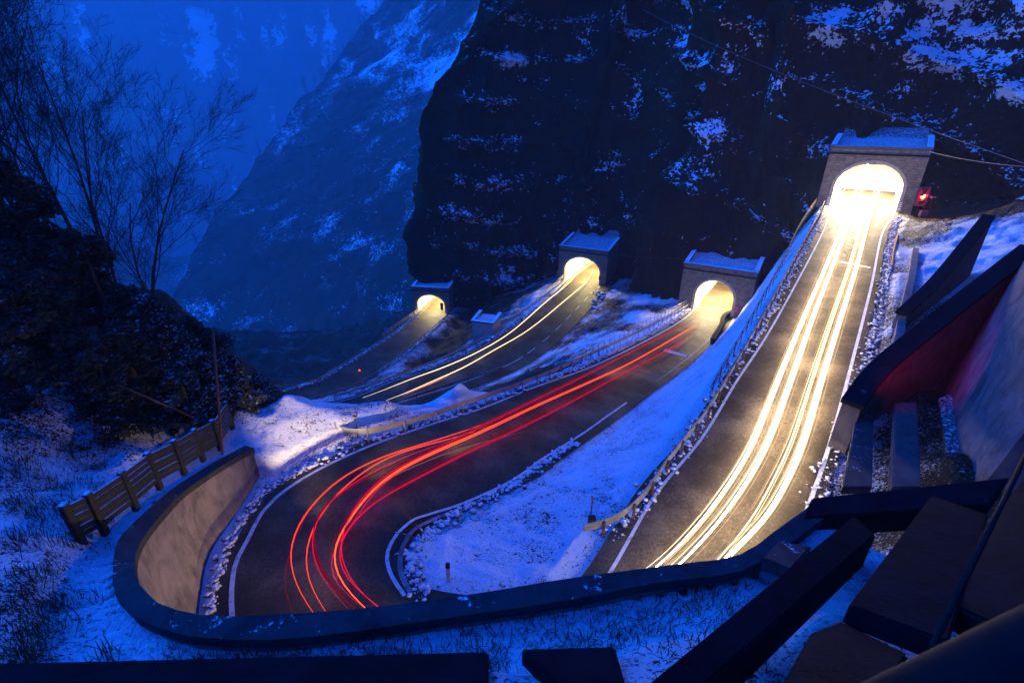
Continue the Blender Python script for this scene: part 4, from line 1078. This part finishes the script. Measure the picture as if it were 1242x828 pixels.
# the signal lamp that tints the buttress, half hidden by the end of the wall
b = pz(1047, 478, -13.9); root = empty('signal_lamp', b - np.array([0, 0, .9])); tag(root, 'small red signal lamp at the low end of the nearer buttress wall', 'signal lamp')
mb = MB(); mb.tube([(0, 0, -3), (0, 0, .7)], .05, 8); mb.build('pole', M['rust'], root)
mb = MB(); mb.box((0, 0, .9), (.34, .34, .5)); hh_ = mb.build('housing', M['signal'], root, bevel=.03)
mb = MB(); mb.box((.19, -.02, .9), (.04, .2, .2)); mb.build('lens', M['lens_red'], hh_)
L = bpy.data.lights.new('red_signal_lamp', 'SPOT'); L.energy = 2600 * GAIN; L.color = (1, .01, .10); L.shadow_soft_size = .15; L.spot_size = math.radians(58); L.spot_blend = 1
lo = bpy.data.objects.new('red_signal_lamp', L); COL.objects.link(lo); p_ = Vector(pz(1072, 500, -13.9) * .965); lo.location = p_
lo.rotation_euler = (Vector(pz(1098, 466, -13.0)) - p_).to_track_quat('-Z', 'Y').to_euler()
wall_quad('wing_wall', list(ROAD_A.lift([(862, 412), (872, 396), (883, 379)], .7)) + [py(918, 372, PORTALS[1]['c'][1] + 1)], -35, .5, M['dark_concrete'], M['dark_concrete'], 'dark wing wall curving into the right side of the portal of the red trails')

# near handrail and thin rail
def tube_thing(name, pts, r, mat, label, cat, n=14):
    P = np.asarray(pts, float); mb = MB(); mb.tube(P - P[0], r, n); o = mb.build(name, mat, smooth=True); o.location = P[0]; return tag(o, label, cat)
tube_thing('handrail', [pd(860, 1010, .80), pd(1080, 893, .9), pd(1290, 785, 1.05), pd(1500, 678, 1.3)], .055, M['dark_rail'], 'thick round handrail very close in the bottom right corner', 'handrail', 24)
tube_thing('rail', [pd(1130, 785, 4.6), pd(1250, 540, 7.4)], .02, M['dark_rail'], 'thin rusty rail slanting up the right edge of the picture', 'rail')

# ------------------------------------------------------------------ timber fence on the left
def timber_fence():
    base = [(98, 655, -12.6), (125, 640, -12.8), (163, 611, -13.2), (192, 586, -13.6), (222, 569, -14), (245, 553, -14.7), (266, 540, -15.2), (281, 515, -16.0)]
    B = [pz(*b) for b in base]; root = empty('timber_fence', B[0]); tag(root, 'dark horizontal plank fence with stout posts on the snow above the hairpin', 'fence')
    o = B[0]; H = 1.45
    for i, b in enumerate(B):
        b = np.array([b[0], b[1], b[2]])
        mb = MB(); mb.box(b - o + np.array([0, 0, H / 2 - .1]), (.2, .22, H + .4)); mb.build('post', M['plank'], root, bevel=.015)
    for i in range(len(B) - 1):
        mb = MB()
        for k in range(6):
            z = .16 + k * .225; jit = random.uniform(-.02, .02)
            mb.bar(B[i] - o + np.array([.0, .14, z + jit]), B[i + 1] - o + np.array([.0, .14, z + jit]), .07, .195)
        mb.build('plank_panel', M['plank'], root, bevel=.01)
timber_fence()

# ------------------------------------------------------------------ poles, signs, signals, hut, wires
def pole(name, base, h, r, mat, label, cat, lean=(0, 0), sub=None):
    b = np.asarray(base, float); top = np.array([lean[0], lean[1], h])
    root = empty(name, b); tag(root, label, cat)
    mb = MB(); mb.tube([(0, 0, -.3), top], r, 8); mb.build('pole', mat, root, smooth=True)
    return root, top
b = pz(268, 545, -15.2); tp = py(258, 398, b[1]) - b; root, top = pole('pole', b, tp[2], .06, M['rust'], 'tall thin rusty pole standing at the end of the plank fence', 'pole', (tp[0], 0))
b = ROAD_A.lift([(715, 634)], .0)[0]; b[2] = gz(b[0], b[1]); root, top = pole('snow_pole', b, 1.75, .03, M['rust'], 'thin rusty snow pole where the guardrail ends on the snow island', 'pole', (.05, .0))
mb = MB(); mb.box((.02, 0, 1.72), (.09, .05, .2)); mb.build('pole_head', M['orange'], root); mb = MB(); mb.box((.12, .05, .25), (.34, .34, .5)); mb.build('base_block', M['wood'], root, bevel=.03)
b = pz(544, 698, -17.8); b[2] = gz(b[0], b[1]); root = empty('marker_post', b); tag(root, 'short white marker post with a black top on the tip of the snow island', 'marker post')
mb = MB(); mb.box((0, 0, .35), (.17, .13, .9)); mb.build('post', M['white_board'], root, bevel=.02); mb = MB(); mb.box((0, 0, .9), (.178, .138, .26)); mb.build('post_top', M['black_board'], root, bevel=.02)
b = pz(432, 519, -18); b[2] = gz(b[0], b[1]); root, top = pole('sign_post', b, 1.7, .035, M['wood'], 'slim wooden post behind the curved end of the guardrail', 'post', (.02, .05))
mb = MB(); mb.box((0.02, .03, 1.6), (.3, .04, .12)); mb.build('cross_board', M['wood'], root)

def traffic_light():
    p = PORTALS[0]; base = py(1107, 270, p['c'][1] - 3.0); g = gz(base[0], base[1])
    top = py(1117, 240, p['c'][1] - 3.0)
    root = empty('traffic_light', (base[0], base[1], base[2])); tag(root, 'traffic light showing red beside the highest tunnel portal', 'traffic light')
    T = top - base
    mb = MB(); mb.tube([(0, 0, min(-.3, g - base[2])), (T[0] * .85, T[1], T[2] + 1.3)], .06, 8); mb.build('pole', M['rust'], root, smooth=True)
    hs = MB(); hs.box(T + np.array([0, -.12, .2]), (1.75, .3, 2.8)); h = hs.build('housing', M['signal'], root, bevel=.06)
    for k, dz in enumerate((1.0, .2, -.6)):
        mb = MB()
        c = T + np.array([0, -.31, dz + .05]); V = [c + np.array([.34 * math.cos(t), 0, .34 * math.sin(t)]) for t in np.linspace(0, 6.283, 20, endpoint=False)]
        mb.prism(V, (0, .06, 0)); mb.build('lens', M['lens_red'] if k == 1 else M['glass_dark'], h)
        vs = MB(); R = []
        for t in np.linspace(.2, math.pi - .2, 10):
            R += [c + np.array([.4 * math.cos(t), .04, .4 * math.sin(t)]), c + np.array([.4 * math.cos(t), -.36, .4 * math.sin(t) - .06])]
        vs.add(R, [(2 * i, 2 * i + 1, 2 * i + 3, 2 * i + 2) for i in range(9)]); vs.build('visor', M['signal'], h)
    L = bpy.data.lights.new('red_signal_light', 'SPOT'); L.energy = 500 * GAIN; L.color = (1, .03, .06); L.spot_size = math.radians(40); L.spot_blend = .9; L.shadow_soft_size = .3
    lo = bpy.data.objects.new('red_signal_light', L); COL.objects.link(lo); pos = Vector(base + T + np.array([0, -.75, .25])); lo.location = pos
    tgt = Vector(pz(1110, 470, -14)); lo.rotation_euler = (tgt - pos).to_track_quat('-Z', 'Y').to_euler()
    L = bpy.data.lights.new('red_signal_glow', 'POINT'); L.energy = 90 * GAIN; L.color = (1, .02, .08); L.shadow_soft_size = .1
    lo = bpy.data.objects.new('red_signal_glow', L); COL.objects.link(lo); lo.location = Vector(base + T + np.array([0, -1.3, .3]))
    # second small signal box on its own post
    b2 = py(1121, 275, p['c'][1] - 4.5); t2 = py(1120, 259, p['c'][1] - 4.5)
    root = empty('signal_box', b2); tag(root, 'small purple signal box on a short post below the red traffic light', 'signal box')
    mb = MB(); mb.tube([(0, 0, -1.2), t2 - b2], .05, 8); mb.build('pole', M['rust'], root, smooth=True)
    mb = MB(); mb.box(t2 - b2, (1.1, .5, .9)); mb.build('box', M['signal'], root, bevel=.05)
    b3 = py(1131, 262, p['c'][1] - 3.5); t3 = py(1130, 240, p['c'][1] - 3.5)
    root = empty('lamp_post', b3); tag(root, 'slim post with a small grey lamp head right of the traffic light', 'lamp post')
    mb = MB(); mb.tube([(0, 0, -2), t3 - b3], .04, 8); mb.build('pole', M['rust'], root, smooth=True)
    mb = MB(); mb.box(t3 - b3 + np.array([.1, -.1, .1]), (.75, .4, .22)); mb.build('lamp_head', M['steel'], root, bevel=.05)
traffic_light()
P = [py(1088, 282, 60), py(1084, 300, 55), py(1081, 322, 50)]
P = ROAD_A.lift([(1089, 285), (1085, 300), (1082, 322)], .15); mb = MB(); mb.tube(P - P[0], .12, 6); o = mb.build('kerb_rail', M['orange']); o.location = P[0]; tag(o, 'short rust orange kerb rail right of the upper stop line', 'kerb rail')

# sign board beside portals two and three, tiny round sign and red lamp on the lowest road
def board(name, P, size, mat, label, cat, polemat=None):
    root = empty(name, P - np.array([0, 0, 1.6])); tag(root, label, cat)
    mb = MB(); mb.tube([(0, 0, -.4), (0, 0, 1.5)], .05, 8); mb.build('pole', M['rust'], root)
    mb = MB(); mb.box((0, -.08, 1.6), size); mb.build('board', mat, root, bevel=.02); return root
p = PORTALS[1]; board('direction_sign', np.array([*(p['c'][:2] + np.array([p['d'][1], -p['d'][0]]) * (p['a'] + .9) - p['d'] * .8), p['c'][2] + 1.9]), (.9, .06, .8), M['signal'], 'small dark sign at the right side of the portal of the red trails', 'sign')
p = PORTALS[2]; board('direction_sign', np.array([*(p['c'][:2] + np.array([p['d'][1], -p['d'][0]]) * (p['a'] + .5) - p['d'] * .8), p['c'][2] + 2.0]), (.8, .06, 1.0), M['signal'], 'dark sign at the right side of the middle portal', 'sign')
p = PORTALS[3]; board('dark_signal', np.array([*(p['c'][:2] + np.array([p['d'][1], -p['d'][0]]) * (p['a'] - .5) - p['d'] * .9), p['c'][2] + 2.2]), (.7, .3, 1.9), M['black_board'], 'unlit dark signal standing inside the right edge of the smallest portal', 'traffic light')
b = ROAD_D.lift([(468, 400)], 2.0)[0]; root = empty('round_sign', b - np.array([0, 0, 2])); tag(root, 'tiny round bluish sign left of the lowest road', 'sign')
mb = MB(); mb.tube([(0, 0, -3), (0, 0, 1.8)], .05, 8); mb.build('pole', M['rust'], root)
mb = MB(); mb.prism([(.45 * math.cos(t), -.08, 2 + .45 * math.sin(t)) for t in np.linspace(0, 6.283, 24, endpoint=False)], (0, .05, 0)); mb.build('disc', mat_simple('sign_blue', [(.3, (.1, .14, .4)), (.7, (.25, .3, .6))], 3, .5, bump=0), root)
b = ROAD_D.lift([(436, 449)], .9)[0]; root = empty('warning_lamp', b - np.array([0, 0, .9])); tag(root, 'tiny lit red lamp on the lowest road', 'lamp')
mb = MB(); mb.tube([(0, 0, 0), (0, 0, .75)], .05, 8); mb.build('stand', M['black_board'], root); mb = MB(); mb.box((0, 0, .9), (.22, .22, .26)); mb.build('lamp', M['lens_red_small'], root, bevel=.05)

def hut():
    c = py(586, 402, 88); g = gz(c[0], c[1]); top = py(586, 392, 88)[2]; hh = max(2.6, top - g); c[2] = g
    root = empty('stone_hut', c, math.radians(-18)); tag(root, 'small hut with a flat snowy roof between the two lower roads', 'hut')
    mb = MB(); mb.box((0, 2, hh / 2 - 1), (4.4, 4.2, hh + 2)); mb.build('wall', M['pale_wall'], root)
    mb = MB(); z = hh + .16
    mb.prism([(-2.45, -.4, z), (2.45, -.4, z), (2.45, 4.4, z + .5), (1.75, 4.4, z + .5), (1.75, .3, z + .07), (-1.75, .3, z + .07), (-1.75, 4.4, z + .5), (-2.45, 4.4, z + .5)], (0, 0, .3)); mb.build('coping', M['coping'], root)
    mb = MB(); mb.box((0, 2.3, hh + .14), (3.48, 3.98, .2)); mb.build('roof', M['roofsnow'], root)
    print('hut', proj(c + np.array([0, 0, hh])), proj(c))
hut()

def wire(a, b, sag, r, label):
    t = np.linspace(0, 1, 30)[:, None]; P = np.asarray(a) * (1 - t) + np.asarray(b) * t; P[:, 2] -= sag * 4 * (t * (1 - t))[:, 0]
    mb = MB(); mb.tube(P - P[0], r, 5); o = mb.build('overhead_wire', M['wire'], smooth=True); o.location = P[0]; tag(o, label, 'wire', 'overhead wires')
wire(pd(780, 12, 100), pd(1300, 218, 48), .8, .022, 'long overhead wire crossing the cliff above the highest portal')
wire(pd(1128, 184, 80), pd(1300, 206, 50), .3, .03, 'bright overhead wire from the roof of the highest portal to the right edge')
wire(pd(735, 308, 112), pd(832, 314, 103), .25, .02, 'short wire between the middle portal and the portal of the red trails')

# ------------------------------------------------------------------ trees
def tubes_np(segs, n=4):
    """segs: array rows p0(3) p1(3) r0 r1 -> verts, faces"""
    S = np.asarray(segs, float); p0 = S[:, :3]; p1 = S[:, 3:6]; r0 = S[:, 6]; r1 = S[:, 7]
    d = p1 - p0; d /= np.linalg.norm(d, axis=1)[:, None] + 1e-9
    up = np.where((np.abs(d[:, 2]) < .9)[:, None], np.array([0, 0, 1.0]), np.array([1.0, 0, 0]))
    a = np.cross(d, up); a /= np.linalg.norm(a, axis=1)[:, None]; b = np.cross(a, d)
    V = []
    for P, R in ((p0, r0), (p1, r1)):
        for k in range(n):
            an = 2 * math.pi * k / n; V.append(P + R[:, None] * (math.cos(an) * a + math.sin(an) * b))
    V = np.stack(V, 1).reshape(-1, 3); m = len(S); base = np.arange(m)[:, None] * 2 * n
    F_ = []
    for k in range(n): F_.append(np.concatenate([base + k, base + (k + 1) % n, base + n + (k + 1) % n, base + n + k], 1))
    return V, np.concatenate(F_)

def bare_tree(h, seed, r0=.16, levels=4, twig=1.0, spread=.55, wind=(0, 0, 0), nbr=(12, 7, 6, 5), minr=.004):
    rg = np.random.default_rng(seed); trunk = []; br = []
    def grow(p, d, L, r, lev):
        k = 5 if lev == 0 else 4; pts = [p]; dirs = [d]
        for i in range(k):
            d = d + rg.normal(0, .06 if lev == 0 else .16, 3) + np.array([0, 0, .05 if lev else .0]) + np.array(wind) * .05; d /= np.linalg.norm(d)
            q = pts[-1] + d * L / k; a = r * (1 - .75 * i / k); b_ = r * (1 - .75 * (i + 1) / k)
            (trunk if lev == 0 else br).append((*pts[-1], *q, max(a, minr), max(b_, minr))); pts.append(q); dirs.append(d)
        if lev >= levels: return
        nb = nbr[min(lev, len(nbr) - 1)]; lo = .25 if lev == 0 else .15
        for j in range(nb):
            t = lo + (1 - lo) * (j + rg.random()) / nb; x = min(t * k, k - .001); i = int(x); q = pts[i] + (pts[i + 1] - pts[i]) * (x - i)
            ax = np.cross(dirs[i], rg.normal(0, 1, 3)); ax /= np.linalg.norm(ax); an = spread + rg.normal(0, .15)
            nd = dirs[i] * math.cos(an) + ax * math.sin(an); nd[2] += .12; nd /= np.linalg.norm(nd)
            grow(q, nd, L * (.52 if lev == 0 else .58) * (1.05 - .45 * t) * rg.uniform(.8, 1.2), max(r * (1 - .7 * t) * .5, minr), lev + 1)
    grow(np.zeros(3), np.array([0, 0, 1.0]), h, r0, 0)
    return trunk, br

def place_bare(px, ybase, vtop, label, seed, group, r0=.16, zb=None, minr=.006, **kw):
    base = np.array([py(px, 300, ybase)[0], ybase, 0]); base[2] = gz(base[0], base[1]) if zb is None else zb
    top = py(px, vtop, ybase)[2]; h = top - base[2]
    tr, br = bare_tree(h, seed, r0, minr=minr, **kw)
    root = empty('bare_tree', base); tag(root, label, 'tree', group)
    npmesh('trunk', *tubes_np(tr, 6), M['bark'], root, smooth=True); npmesh('branches', *tubes_np(br, 3), M['twig'], root)
    return root
TG = 'bare trees at the left edge'
place_bare(14, 33, -40, 'tall bare tree at the very left edge of the picture', 1, TG, .17)
place_bare(30, 31, -25, 'second tall bare tree from the left edge, dark upright trunk', 2, TG, .20)
place_bare(74, 34, 40, 'bare tree with a slightly leaning trunk right of the two tallest', 3, TG, .15, wind=(-.5, 0, 0))
place_bare(102, 32, 58, 'bare tree with a broad fan of fine twigs in front of the blue haze', 4, TG, .16, spread=.6)
place_bare(128, 33, 130, 'slender bare tree half sunk in the dark evergreens', 5, TG, .12, wind=(1, 0, 0))
place_bare(146, 30, 165, 'low bare tree with twigs sweeping right over the evergreens', 6, TG, .12, wind=(1.2, 0, 0), spread=.6)
place_bare(172, 31, 235, 'shortest bare tree, branches reaching right into the blue haze', 8, TG, .11, wind=(1.5, 0, 0), spread=.65)
place_bare(-30, 30, -60, 'bare tree cut by the left edge, only its right branches in view', 9, TG, .18)

place_bare(-8, 36, -10, 'bare tree behind the tallest ones at the left edge', 21, TG, .15)
place_bare(48, 36, -5, 'thin bare tree between the two upright dark trunks', 22, TG, .13, spread=.45)
place_bare(60, 29, 95, 'short dense bare tree rising out of the evergreens under the leaning trunk', 23, TG, .12, spread=.6)
place_bare(118, 37, 75, 'bare tree behind the broad fan of fine twigs', 24, TG, .13)

def place_ridge_tree(i, u, v, hh, label):
    q = proj(RV); d = (q[..., 0] - u) ** 2 + (q[..., 1] - v) ** 2; k = np.unravel_index(d.argmin(), d.shape); b = RV[k]
    tr, br = bare_tree(hh * 1.9, 100 + i, .5, levels=3, minr=.06, spread=.35, nbr=(8, 4, 3))
    root = empty('bare_tree', b - np.array([0, 0, .5])); tag(root, label, 'tree', 'bare trees on the hazy slope')
    npmesh('trunk', *tubes_np(tr, 5), M['bark'], root); npmesh('branches', *tubes_np(br, 3), M['twig'], root)
for i, (u, v, hh, lab) in enumerate([(536, 62, 26, 'tallest bare tree on the hazy snow slope across the gorge'), (562, 55, 22, 'bare tree right of the tallest on the hazy snow slope'), (522, 66, 18, 'bare tree left of the tallest on the hazy snow slope'),
                                     (470, 62, 20, 'bare tree on the left part of the hazy snow slope'), (455, 75, 15, 'small bare tree lowest on the hazy snow slope'), (580, 40, 20, 'bare tree at the right end of the hazy snow slope'), (500, 40, 18, 'bare tree high in the middle of the hazy snow slope')]):
    place_ridge_tree(i, u, v, hh, lab)

# brush and small trees along the crest of the spur: three shapes, copied
protos = []
for k in range(3):
    tr, br = bare_tree(1.0, 300 + k, .012, levels=2, minr=.004, spread=.4, nbr=(9, 5)); m1 = tubes_np(tr + br, 3); protos.append(m1)
crest_meshes = []
rgc = np.random.default_rng(5); cnt = 0
nrow, ncol = RV.shape[:2]
for k in range(170):
    i = int(nrow * (.12 + .80 * rgc.random())); j = 14 + int(abs(rgc.normal(0, 1)) * (18 if k % 2 else 60)); j = min(j, ncol - 1); b = RV[i, j]
    if k < 3:
        o = npmesh('bare_tree', *protos[k], M['twig']); crest_meshes.append(o)
        tag(o, 'small bare tree on the dark hazy spur across the gorge', 'tree', 'small bare trees on the spur')
    else:
        o = crest_meshes[k % 3].copy(); COL.objects.link(o)
    o.location = b - np.array([0, 0, .5]); sc_ = rgc.uniform(13, 27); o.scale = (sc_, sc_, sc_); o.rotation_euler = (0, 0, rgc.random() * 6)

def evergreen(base, h, rad, seed, label, nl=9000, group='dark evergreen trees on the left bank', lobes=60, leaf=.12):
    rg = np.random.default_rng(seed); root = empty('evergreen_tree', base); tag(root, label, 'tree', group)
    mb = MB(); mb.tube([(0, 0, -.5), (.1, 0, h * .5), (0, .1, h * .92)], [.22, .15, .04], 7); tk = mb.build('trunk', M['bark'], root, smooth=True)
    cs = []
    for k in range(lobes):
        t = rg.random() ** .8; z = h * (.06 + .9 * t); rr = rad * (1.0 - .72 * t) * rg.uniform(.35, 1.0); an = rg.random() * 6.28
        cs.append((rr * math.cos(an), rr * math.sin(an), z, rad * rg.uniform(.12, .34) * (1.1 - .5 * t)))
    cs = np.array(cs); pick = rg.integers(0, lobes, nl); d = rg.normal(0, 1, (nl, 3)); d /= np.linalg.norm(d, axis=1)[:, None]
    P = cs[pick, :3] + d * (cs[pick, 3] * (rg.random(nl) ** .45))[:, None] * np.array([1, 1, .7])
    # leaf: small bent quad
    a = rg.normal(0, 1, (nl, 3)); a[:, 2] *= .5; a /= np.linalg.norm(a, axis=1)[:, None]; b_ = np.cross(a, rg.normal(0, 1, (nl, 3))); b_ /= np.linalg.norm(b_, axis=1)[:, None]
    s = leaf * rg.uniform(.6, 1.5, nl)[:, None]
    V = np.stack([P - a * s, P + b_ * s * .45, P + a * s, P - b_ * s * .45], 1).reshape(-1, 3)
    Fc = np.arange(nl * 4).reshape(-1, 4)
    npmesh('crown', V, Fc, M['leaf_snow' if 'snow' in label else 'leaf'], root)
    return root
EV = [(-50, 24, 85, 3.2, 'tallest dark evergreen at the left edge'), (30, 23, 140, 3.0, 'dark evergreen under the tall bare trunks'), (85, 25, 190, 3.0, 'dark evergreen in front of the broad fan of twigs'),
      (135, 24, 275, 2.6, 'dark evergreen below the sweeping twigs'), (185, 23.5, 355, 2.2, 'snow speckled evergreen on the right shoulder of the dark bank'), (225, 23.5, 425, 1.8, 'snow flecked evergreen bush behind the plank fence'),
      (60, 20.5, 330, 2.8, 'low black evergreen in front of the left bank'), (-20, 19.5, 300, 3.0, 'low evergreen at the left edge above the snow field'), (140, 21, 390, 2.2, 'low evergreen above the middle of the plank fence'), (255, 26, 455, 1.5, 'small evergreen bush beside the tall pole'),
      (235, 29, 455, 2.2, 'dark evergreen bush down the slope behind the tall pole'), (262, 31, 480, 2.0, 'lowest evergreen bush at the right end of the dark bank'), (205, 30, 400, 2.6, 'dark evergreen behind the snow speckled one'), (100, 19.5, 425, 2.0, 'low black bush above the left end of the plank fence'),
      (262, 26, 432, 1.9, 'dark evergreen bush left of the snow mound, below the tall pole'), (292, 33, 455, 2.2, 'farthest evergreen bush down the bank, beside the left end of the snow mound'), (232, 34, 385, 2.6, 'dark evergreen at the back of the bank against the gorge'),
      (195, 21.5, 440, 1.7, 'low snow dusted bush right behind the plank fence')]
for i, (u, y, vt, rad, lab) in enumerate(EV):
    x = py(u, 400, y)[0]; g = gz(x, y) - .2; h = py(u, vt, y)[2] - g
    # perspective: the top pixel fixes the height
    evergreen(np.array([x, y, g]), max(h, 1.5), rad, 200 + i, lab, nl=int(7000 + 900 * h))
# fallen branch lit grey over the fence
P = [pz(142, 466, -11), pz(170, 478, -11.6), pz(197, 490, -12.2), pz(215, 497, -12.7), pz(235, 507, -13)]
mb = MB(); mb.tube(np.array(P) - P[0], [.02, .028, .03, .025, .015], 6)
o = mb.build('fallen_branch', M['rust'], smooth=True); o.location = P[0]; tag(o, 'thin pale fallen branch lying over the plank fence', 'branch')

# ------------------------------------------------------------------ dry grass and brush
def grass(P, n_blades, h, label, mat='grass', lean=.5, name='dry_grass', cat='grass', wid=.008):
    P = np.asarray(P); k = len(P); m = k * n_blades; rg = np.random.default_rng(len(P))
    B = np.repeat(P, n_blades, 0) + rg.normal(0, .2, (m, 3)) * np.array([1, 1, 0])
    az = rg.random(m) * 6.28; tilt = rg.normal(lean, .25, m); L = h * rg.uniform(.5, 1.3, m)
    cl = np.repeat(rg.normal(0, .5, (k, 2)), n_blades, 0)
    d = np.stack([np.cos(az) * np.sin(tilt) + cl[:, 0] * .5, np.sin(az) * np.sin(tilt) + cl[:, 1] * .5, np.cos(tilt)], 1); d /= np.linalg.norm(d, axis=1)[:, None]
    s = np.cross(d, np.array([0, 0, 1.0])); s /= np.linalg.norm(s, axis=1)[:, None] + 1e-6; w = wid * rg.uniform(.6, 1.6, m)[:, None]
    mid = B + d * (L * .55)[:, None]; tip = B + (d + np.array([0, 0, -.35])) * L[:, None]
    V = np.stack([B - s * w, B + s * w, mid + s * w * .8, mid - s * w * .8, tip], 1).reshape(-1, 3)
    i = np.arange(m)[:, None] * 5
    Fc = [tuple(f) for f in np.concatenate([i, i + 1, i + 2, i + 3], 1)] + [tuple(f) for f in np.concatenate([i + 3, i + 2, i + 4], 1)]
    return tag(npmesh(name, V, Fc, M[mat]), label, cat, kind='stuff')
def scatter(pxpoly, zr, n, seed):
    """random ground points seen inside a picture region"""
    rg = np.random.default_rng(seed); u = rg.uniform(pxpoly[0], pxpoly[2], n); v = rg.uniform(pxpoly[1], pxpoly[3], n)
    P = np.array([pz(a, b, zr) for a, b in zip(u, v)]); 
    for _ in range(4):
        z, s = terrain(P[:, :2]); P = np.array([pz(a, b, c) for a, b, c in zip(u, v, z)])
    z, s = terrain(P[:, :2]); P[:, 2] = z - .02
    keep = fbm(np.concatenate([P[:, :2] * .55, np.zeros((n, 1))], 1), 3, seed) > -.05
    return P[keep]
grass(scatter((0, 560, 130, 828), -11, 620, 1), 9, .5, 'long dry grass poking through the snow at the lower left')
grass(scatter((0, 530, 150, 600), -12.5, 420, 5), 8, .4, 'dry grass tufts in the snow below the dark evergreens')
grass(scatter((200, 785, 620, 828), -10, 220, 2), 8, .32, 'dry grass tufts in the snow between the hairpin wall and the low beam')
grass(scatter((560, 705, 940, 825), -10, 420, 3), 8, .32, 'dry grass tufts on the snow slope left of the sloping beam')

# ------------------------------------------------------------------ headlights that swept the hairpin
def spot(pos, tgt, W_, ang, col=(1, .72, .40), soft=.12):
    L = bpy.data.lights.new('headlight_beam', 'SPOT'); L.energy = W_ * GAIN; L.color = col; L.spot_size = math.radians(ang); L.spot_blend = .8; L.shadow_soft_size = soft
    o = bpy.data.objects.new('headlight_beam', L); COL.objects.link(o); o.location = pos
    o.rotation_euler = (Vector(tgt) - Vector(pos)).to_track_quat('-Z', 'Y').to_euler()
spot((2, 10.6, -16.9), (-12, 13, -15.2), 5500, 50)
spot((-4.5, 11.4, -16.9), (-13.5, 17, -16.8), 1000, 44)
spot((-7.0, 13.5, -16.9), (-11.8, 24, -16.5), 16000, 34)
def along_spot(road, a, b, h, W_, ang, col=(1, .72, .42)):
    p = road.lift([a], h)[0]; q = road.lift([b], h * .75)[0]; spot(p, q, W_, ang, col)
along_spot(ROAD_A, (440, 590), (470, 528), 1.0, 2200, 50)
along_spot(ROAD_A, (520, 560), (620, 478), 1.0, 2600, 40)
along_spot(ROAD_A, (730, 460), (866, 352), 1.2, 14000, 38)

# ------------------------------------------------------------------ air, sky, sun
def haze():
    lo = np.array([-2300, -180, -1500.0]); hi = np.array([2300, 4800, 1900.0])
    for o in bpy.data.objects:
        if o.type == 'MESH':
            bb = np.array([o.matrix_world @ Vector(c) for c in o.bound_box]); lo = np.minimum(lo, bb.min(0) - 1); hi = np.maximum(hi, bb.max(0) + 1)
    mb = MB(); mb.box((lo + hi) / 2, hi - lo); o = mb.build('haze', None); tag(o, kind='stuff')
    m = bpy.data.materials.new('haze_air'); m.use_nodes = True; nt = m.node_tree; nt.nodes.clear()
    out = nt.nodes.new('ShaderNodeOutputMaterial'); v = nt.nodes.new('ShaderNodeVolumePrincipled')
    v.inputs['Color'].default_value = (.86, .90, .96, 1); v.inputs['Density'].default_value = HAZE; v.inputs['Anisotropy'].default_value = 0.0
    nt.links.new(v.outputs[0], out.inputs['Volume']); o.data.materials.append(m)
HAZE = .0003
bpy.context.view_layer.update()
haze()

SUN_EL, SUN_AZ = math.radians(12), math.radians(-60)
w = bpy.data.worlds.new('World'); SC.world = w; w.use_nodes = True; nt = w.node_tree; nt.nodes.clear()
sk = nt.nodes.new('ShaderNodeTexSky'); sk.sky_type = 'NISHITA'; sk.sun_disc = False; sk.sun_elevation = SUN_EL; sk.sun_rotation = SUN_AZ
mx = nt.nodes.new('ShaderNodeMix'); mx.data_type = 'RGBA'; mx.blend_type = 'MULTIPLY'; mx.inputs[0].default_value = 1; mx.inputs[7].default_value = (.006, .14, 1, 1)
bg = nt.nodes.new('ShaderNodeBackground'); bg.inputs[1].default_value = .15
out = nt.nodes.new('ShaderNodeOutputWorld')
nt.links.new(sk.outputs[0], mx.inputs[6]); nt.links.new(mx.outputs[2], bg.inputs[0]); nt.links.new(bg.outputs[0], out.inputs[0])
L = bpy.data.lights.new('sun', 'SUN'); L.energy = .25; L.angle = math.radians(40); L.color = (.01, .16, 1)
so = bpy.data.objects.new('sun', L); COL.objects.link(so)
dirn = Vector((math.sin(SUN_AZ) * math.cos(math.radians(35)), math.cos(SUN_AZ) * math.cos(math.radians(35)), math.sin(math.radians(35))))
so.rotation_euler = dirn.to_track_quat('Z', 'Y').to_euler()

cam = bpy.data.cameras.new('camera'); co = bpy.data.objects.new('camera', cam); COL.objects.link(co)
co.location = (0, 0, 0); co.rotation_euler = (math.radians(90) - PITCH, 0, 0)
cam.sensor_width = 36; cam.lens = F / 1242 * 36; cam.clip_start = .05; cam.clip_end = 9000
cam.dof.use_dof = True; cam.dof.focus_distance = 40; cam.dof.aperture_fstop = 4.0
SC.camera = co
SC.view_settings.view_transform = 'Standard'; SC.view_settings.look = 'None'; SC.view_settings.exposure = EXPO; SC.view_settings.gamma = 1
SC.cycles.use_denoising = True
SC.cycles.max_bounces = 6; SC.cycles.diffuse_bounces = 3; SC.cycles.volume_bounces = 1; SC.cycles.glossy_bounces = 2
SC.cycles.sample_clamp_indirect = 4.0
